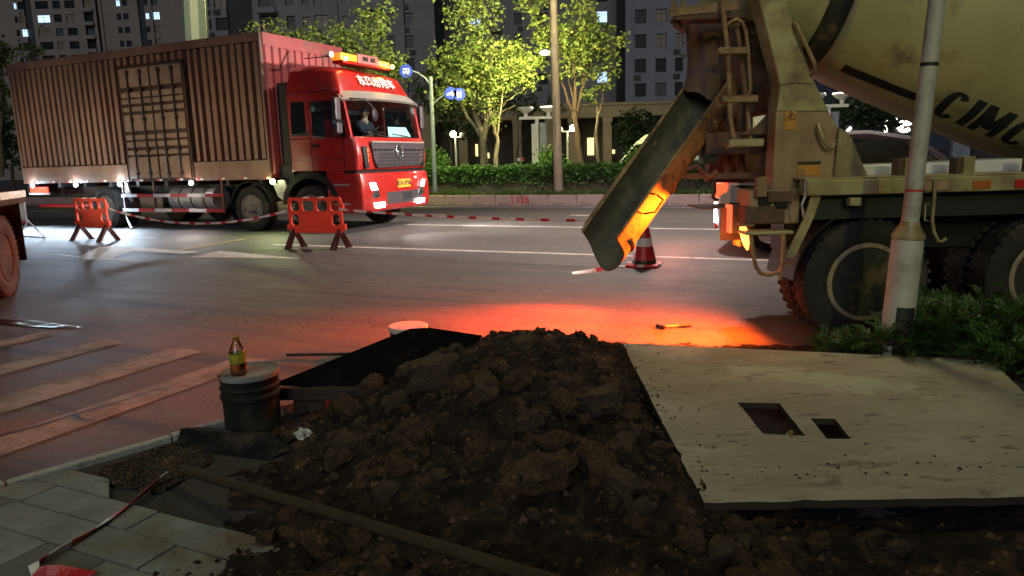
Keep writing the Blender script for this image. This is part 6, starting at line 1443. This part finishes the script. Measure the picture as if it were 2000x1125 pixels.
for (c, kind) in (((-3.66, 27.1, 4.87), 'bus'), ((-2.062, 27.1, 4.045), 'cycle'), ((-1.743, 27.1, 4), 'walk')):
    c = Vector(c)-pb; r_ = .235 if kind == 'bus' else .225
    s = MB().lathe([(r_, 0), (r_, .02)], c+Vector((0, .01, 0)), (0, -1, 0), 28).build('round_sign', 'sign_blue', t)
    y = c.y-.016; b = MB()
    def rc(x0, x1, z0, z1, yy=None): b.box((c.x+x0, y-.002, c.z+z0), (c.x+x1, y, c.z+z1))
    if kind == 'bus':
        rc(-.12, .12, -.06, .10); s2 = MB().box((c.x-.10, y-.006, c.z+.0), (c.x-.01, y-.003, c.z+.07)).box((c.x+.01, y-.006, c.z+.0), (c.x+.10, y-.003, c.z+.07)).build('window_mark', 'sign_blue', s)
        b.lathe([(.028, 0), (.028, .003)], (c.x-.07, y, c.z-.07), (0, -1, 0), 10); b.lathe([(.028, 0), (.028, .003)], (c.x+.07, y, c.z-.07), (0, -1, 0), 10)
    elif kind == 'cycle':
        for s_ in (-.075, .075): b.tube([(c.x+s_+.05*math.cos(a), y, c.z-.05+.05*math.sin(a)) for a in [2*math.pi*k/14 for k in range(14)]], .009, 5, closed=True)
        b.tube([(c.x-.075, y, c.z-.05), (c.x-.02, y, c.z+.03), (c.x+.05, y, c.z+.03), (c.x+.0, y, c.z-.05), (c.x-.075, y, c.z-.05)], .010, 5); b.tube([(c.x+.075, y, c.z-.05), (c.x+.05, y, c.z+.07), (c.x+.02, y, c.z+.08)], .010, 5)
    else:
        for s_ in (-.055, .045):
            b.lathe([(.022, 0), (.022, .003)], (c.x+s_, y, c.z+.11), (0, -1, 0), 10); rc(s_-.025, s_+.025, -.02, .08); rc(s_-.025, s_-.005, -.13, -.02); rc(s_+.005, s_+.025, -.13, -.02)
    b.build('symbol', 'sign_white', s)
# garden lamps: two globes on a white post, one lit
def garden_lamp(base, h, lit, off, label):
    t = thing('garden_lamp', label, 'garden lamp', base, 0, 'white garden lamps beyond the hedge')
    MB().tube([(0, 0, 0), (0, 0, h)], .055, 10).build('post', 'white', t, smooth=60)
    MB().tube([(lit, 0, h), (off, 0, h)], .035, 8).build('cross_arm', 'white', t)
    g_ = MB().ball((lit, 0, h+.17), .165, 16, 10).build('lit_globe', 'lamp_warm', t, smooth=180)
    MB().ball((off, 0, h+.14), .13, 14, 9).build('dark_globe', 'lamp_off', t, smooth=180)
    light('POINT', 'garden_light', (base[0]+lit, base[1]-.05, h+base[2]+.2), 230, (1, .85, .48), size=.18)
p = (-2.821, 38, 2.956); garden_lamp((p[0]+.08, 38, 0), p[2]-.17, -.10, .36, 'white garden lamp to the left of the pillar lamp, its left globe lit')
p = (3.411, 38, 3.099); garden_lamp((p[0]-.30, 38, 0), p[2]-.17, .30, -.35, 'white garden lamp to the right of the concrete pole, its right globe lit')
# pillar lamps with twin bowls
def pillar_lamp(base, h, label, lit=True, warm=False):
    t = thing('pillar_lamp', label, 'pillar lamp', base, 0, 'pillar lamps with twin bowls')
    MB().box((-.30, -.2, 0), (.10, .2, h-.25)).build('shaft', 'white', t, bevel=.02); MB().box((.16, -.1, .9), (.55, .25, h-.20)).build('panel', 'panel_blue', t, bevel=.02)
    MB().box((-1.0, -.12, h), (1.0, .12, h+.16)).build('cross_arm', 'white', t, bevel=.02); MB().box((-.08, -.08, h-.25), (.12, .08, h)).build('neck', 'white', t)
    for x, m_ in ((-.62, 'lamp_off'), (.70, 'lamp_white')):
        MB().lathe([(.10, h+.16), (.12, h+.34), (.48, h+.60), (.50, h+.64), (.0001, h+.66)], (x, 0, 0), n=20).build('bowl', 'white', t, smooth=40)
        MB().lathe([(.46, h+.645), (.46, h+.70), (.0001, h+.72)], (x, 0, 0), n=20).build('bowl_light', m_, t, smooth=40)
    light('POINT', 'pillar_light', (base[0]+.70, base[1], h+base[2]+1.0), 180, (1, .92, .70), size=.3); return t
p = (1.673, 42, 1.864); pillar_lamp((p[0], 42, .3), 3.5, 'white pillar lamp with two bowls beyond the hedge left of the concrete pole')
p = (11.48, 33, 1.528); pillar_lamp((p[0], 33, .3), 3.9, 'white pillar lamp seen between the mixer ladder and pedestal')
p = (15.79, 36, 1.431); pillar_lamp((p[0], 36, .3), 3.35, 'white pillar lamp whose lit bowl shows right of the pedestal')
# glowing shop lights behind the car
p = (23.87, 45, 3.05); t = thing('shop_light', 'dazzling white lit shop lettering above the silver car roof', 'shop sign', p)
MB().box((-.7, .05, -.55), (1.3, .2, .55)).build('board', 'podium_dark', t)
MB().tube([(-.45, 0, -.45), (-.45, 0, .45)], .09, 8).build('lit_stroke', 'lamp_white', t); MB().tube([(.7+.38*math.cos(a), 0, -.12+.30*math.sin(a)) for a in [R(20+30*k) for k in range(11)]], .11, 8).build('lit_stroke', 'lamp_white', t); MB().tube([(.45, 0, -.15), (.85, 0, .0), (1.0, 0, .12)], .09, 8).build('lit_stroke', 'lamp_white', t); MB().ball((.15, 0, .3), .10, 8, 6).build('lit_stroke', 'lamp_white', t)
p = (21.07, 45, 2.693); t = thing('shop_light', 'small white light cluster beside the mixer pedestal', 'shop light', p)
MB().ball((0, 0, -.1), (.13, .1, .28), 10, 7).ball((.1, 0, .2), .12, 8, 6).build('lit_stroke', 'lamp_white', t, smooth=180); MB().box((-.2, .05, -.6), (.3, .2, .4)).build('board', 'podium_dark', t)
p = (28.28, 45, 1.467); t = thing('lit_shop', 'pale blue lit shop window beyond the silver car bonnet', 'shop', p)
MB().box((-.6, 0, -1.5), (.5, .3, .55)).build('panel', 'panel_blue', t); MB().box((.6, 0, -1.5), (6, .3, .1)).build('wall', 'podium_dark', t); MB().box((1.0, -.03, -.05), (3.4, 0, .05)).build('lit_strip', 'warm_lit', t)

# ------------------------------------------------------------------ foreground shrubs
def shrub(loc, rad, h, n_, label, seed):
    random.seed(seed); t = thing('shrub', label, 'shrub', loc, 0, 'shrubs round the near lamp post')
    st, lf = MB(), MB()
    for i in range(n_):
        a = random.uniform(0, 6.3); lean = random.random()**.6; q = Vector((rad*lean*math.cos(a), rad*lean*math.sin(a), h*random.uniform(.55, 1.05)*(1-.35*lean)))
        q0 = Vector((random.gauss(0, .05), random.gauss(0, .05), 0)); md = q0.lerp(q, .5)+Vector((0, 0, h*.12))
        st.tube([q0, md, q], [.007, .005, .002], 4, caps=False)
        for k in range(5):   # compound leaves: a midrib with paired leaflets
            f = lerp(.35, 1, k/4); o_ = q0.lerp(md, f*2) if f < .5 else md.lerp(q, f*2-1)
            d = (q-q0).normalized()*.4+Vector((random.gauss(0, .6), random.gauss(0, .6), random.gauss(.15, .35))); d.normalize(); ln = random.uniform(.10, .19)
            sd_ = d.cross(Vector((0, 0, 1)))
            if sd_.length < .1: continue
            sd_.normalize(); up_ = sd_.cross(d)
            for m in range(7):
                g_ = (m+1)/7; pp = o_+d*ln*g_-Vector((0, 0, .25*ln*g_*g_)); ll = .052*(1-.45*g_)
                for s_ in (-1, 1):
                    e = (sd_*s_*.85+d*.55+up_*random.gauss(0, .15)).normalized(); w_ = d*.010
                    lf.add([pp, pp+e*ll*.5+w_, pp+e*ll, pp+e*ll*.5-w_], [(0, 1, 2, 3)])
    st.build('stem', 'bark_dark', t); lf.build('foliage', 'leaf_shrub', t, recalc=False)
for i, (px_, rad, h, n_, lab) in enumerate(SHRUBS): shrub(px_, rad, h, n_, lab, 40+i)
# dry twigs and litter leaves under the shrubs
b = MB()
for i in range(60):
    x, y = random.uniform(2.1, 3.6), random.uniform(4.9, 5.5); a = random.uniform(0, 6.3); l = random.uniform(.04, .16)
    b.tube([(x, y, soil_z(x, y)+.012), (x+l*math.cos(a), y+l*math.sin(a), soil_z(x+l*math.cos(a), y+l*math.sin(a))+.02)], .0025, 4)
tag(b.build('fallen_twigs', 'timber_pole'), kind='stuff')
# ------------------------------------------------------------------ towers and podium behind
WIN = {}
def window_mesh(w, h, lit):
    k = (round(w, 2), round(h, 2), lit)
    if k not in WIN:
        b = MB(); b.box((-w/2, 0, 0), (w/2, .04, h))
        b.k = 1
        for x in (-w/2, w/2-.06, -.03): b.box((x, -.05, 0), (x+.06, -.005, h))
        for z in (0, h-.06, h*.68): b.box((-w/2+.06, -.045, z), (w/2-.06, -.004, z+.05))
        WIN[k] = b.mesh([('win_dark', 'win_lit', 'win_dim', 'win_blue')[lit], 'win_frame'])
    return WIN[k]
def tower(label, loc, rz, cols, z0, rows, fh, mat, lit=(), depth=14, top=26, band=None):
    t = thing('apartment_tower', label, 'apartment tower', loc, rz)
    wall, dark = MB(), MB(); random.seed(int(loc[1])); ac = MB().box((-.4, 0, 0), (.4, .27, .55)).mesh('win_frame' if mat != 'tower_beige' else 'tower_grey'); x = 0; zt = z0+rows*fh; bal = {}
    tot = sum(c[1] for c in cols)
    for ci, (k, w) in enumerate(cols):
        if k in 'p': wall.box((x, 0, 0), (x+w, .5, zt+top))
        elif k == 'q': wall.box((x, -.35, 0), (x+w, .5, zt+top))
        elif k == 'd': dark.box((x, 2.5, 0), (x+w, 3, zt+top))
        else:
            wall.box((x, .0, 0), (x+w, .5, z0)); wall.box((x, 0, zt), (x+w, .5, zt+top))
            a, c = (.30, .86) if k == 'w' else (.12, .90) if k == 'b' else (.35, .80)
            mgn = .06 if k != 'n' else .02
            for r in range(rows):
                z = z0+r*fh
                wall.box((x, .0, z), (x+w, .5, z+a*fh)); wall.box((x, 0, z+c*fh), (x+w, .5, z+fh))
                lt = 1 if (ci, r) in lit else random.choice((0, 0, 0, 0, 0, 2, 3))
                o = link('window', window_mesh(w-.02, (c-a)*fh-.02, lt), t, (x+w/2, .28, z+a*fh+.01))
                if random.random() < .35 and k != 'b': link('air_conditioner', ac, t, (x+w/2+random.choice((-.3, .3))*w, -.28, z+.02))
                if k == 'b':
                    if w not in bal: bal[w] = MB().box((-w/2-.1, -1.0, -.12), (w/2+.1, .0, .12)).box((-w/2-.1, -1.0, .12), (w/2+.1, -.92, .62)).mesh(mat)
                    link('balcony', bal[w], t, (x+w/2, -.005, z))
        x += w
    wall.build('wall', mat, t)
    if dark.V: dark.build('recess', 'tower_dark', t)
    MB().box((0, .55, 0), (tot, depth, zt+top-.05)).build('core', 'tower_dark', t)
    return t
s = .1187
tower('beige apartment tower far left behind the cargo box, several windows lit blue', (-125.755, 165, 0), 0,
      [(k, w*s) for k, w in (('p', 20), ('w', 22), ('p', 22), ('b', 26), ('p', 10), ('w', 13), ('p', 40), ('n', 6), ('p', 3), ('w', 10), ('d', 14), ('p', 8), ('w', 24), ('p', 8), ('w', 14), ('p', 8), ('w', 20), ('q', 15), ('b', 17), ('q', 6), ('d', 5), ('q', 5), ('p', 26), ('n', 8), ('p', 4), ('n', 10), ('p', 18), ('d', 12), ('n', 9), ('q', 6), ('w', 12), ('p', 50))],
      16, 11, 2.85, 'tower_beige', lit={(1, 7), (1, 5), (3, 5), (7, 7), (9, 5), (12, 6), (28, 6), (30, 6), (16, 8), (23, 7)}, top=14)
s = .0719
tower('grey apartment tower with balconies behind the tree over the truck cab', (-42.145, 100, 0), 0,
      [(k, w*s) for k, w in (('p', 34), ('n', 8), ('p', 8), ('w', 22), ('d', 48), ('p', 12), ('b', 32), ('p', 18), ('w', 16), ('p', 14), ('n', 14), ('p', 8), ('w', 24), ('p', 10), ('q', 10), ('p', 8), ('n', 10), ('p', 26), ('b', 34), ('p', 12), ('w', 14), ('q', 18), ('w', 16), ('p', 40))],
      10, 7, 2.9, 'tower_grey', top=12)
s = .0827
tower('dark grey tower behind the bright green tree with a few blue lit windows', (-10.612, 115, 0), 0,
      [(k, w*s) for k, w in (('p', 62), ('w', 24), ('p', 18), ('b', 16), ('p', 26), ('w', 14), ('p', 26), ('w', 22), ('p', 50), ('q', 25), ('p', 17), ('w', 20), ('p', 40))],
      12, 9, 3.0, 'tower_grey', lit={(1, 3), (7, 5), (11, 3), (11, 0)}, top=14)
s = .0664
tower('blue grey tower with square dark windows left of the mixer hopper', (14.858, 92, 0), R(-4),
      [(k, w*s) for k, w in (('q', 15), ('p', 3), ('w', 21), ('p', 17), ('w', 20), ('p', 16), ('w', 15), ('p', 18), ('w', 20), ('p', 17), ('w', 20), ('p', 40))],
      5.0, 7, 2.92, 'tower_blue', lit=(), top=12)
# podium colonnade
x0, zb = (-6.34, 52, 2.158)[0], 0
t = thing('podium', 'beige colonnade building at garden level beyond the white lamps', 'building', (x0, 52, 0))
Lx = (12.96, 52, 1.627)[0]-x0
MB().box((0, 0, 4.35), (Lx, 1.2, 5.15)).build('beam', 'podium', t, bevel=.03)
MB().box((0, -.15, 5.15), (Lx, 1.2, 5.35)).build('cornice', 'podium', t, bevel=.03)
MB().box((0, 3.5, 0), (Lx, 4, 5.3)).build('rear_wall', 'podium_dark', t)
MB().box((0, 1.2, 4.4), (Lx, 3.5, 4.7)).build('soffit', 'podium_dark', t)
col_ = MB().box((-.30, 0, 0), (.30, .7, 4.35)).box((-.36, -.05, 4.05), (.36, .75, 4.34)).mesh('podium')
for q in ((-5.79, 52, 2.143), (-3.22, 52, 2.072), (0.6744, 52, 1.965), (3.027, 52, 1.9), (4.682, 52, 1.855), (7.147, 52, 1.787), (9.723, 52, 1.716), (12.19, 52, 1.648)):
    link('column', col_, t, (q[0]-x0, .1, 0))
for (q, w, h) in (((-3.607, 55, 1.914), .25, 1.0), ((-2.402, 55, 1.881), .18, .9), ((6.313, 55, 1.717), .5, 1.3), ((-1.552, 55, 1.704), .2, .4), ((8.065, 55, 1.784), .2, .3)):
    MB().box((-w/2, 0, 0), (w/2, .1, h)).build('lit_window', 'warm_lit', t).location = (q[0]-x0, 3.38, q[2])
light('AREA', 'podium_light', (x0+9, 49.5, 1.0), 45, (1, .84, .5), aim=(x0+9, 52.5, 4), size=12, sizey=1)
# parked information plate in the garden
p = (0.6806, 40, 1.57); t = thing('garden_notice', 'small white red and blue notice low behind the hedge', 'notice', (p[0], 40, p[2]-.35))
MB().box((-.2, 0, .25), (.2, .03, .43)).build('plate', 'white', t); MB().box((.0, -.006, .27), (.2, -.001, .41)).build('print', 'refl_red', t); MB().tube([(0, .015, -.95), (0, .015, .3)], .02, 6).build('stake', 'steel', t)
tag(MB().box((-120, 40, -.05), (120, 52, .12)).build('garden_lawn', 'lawn'), kind='structure')
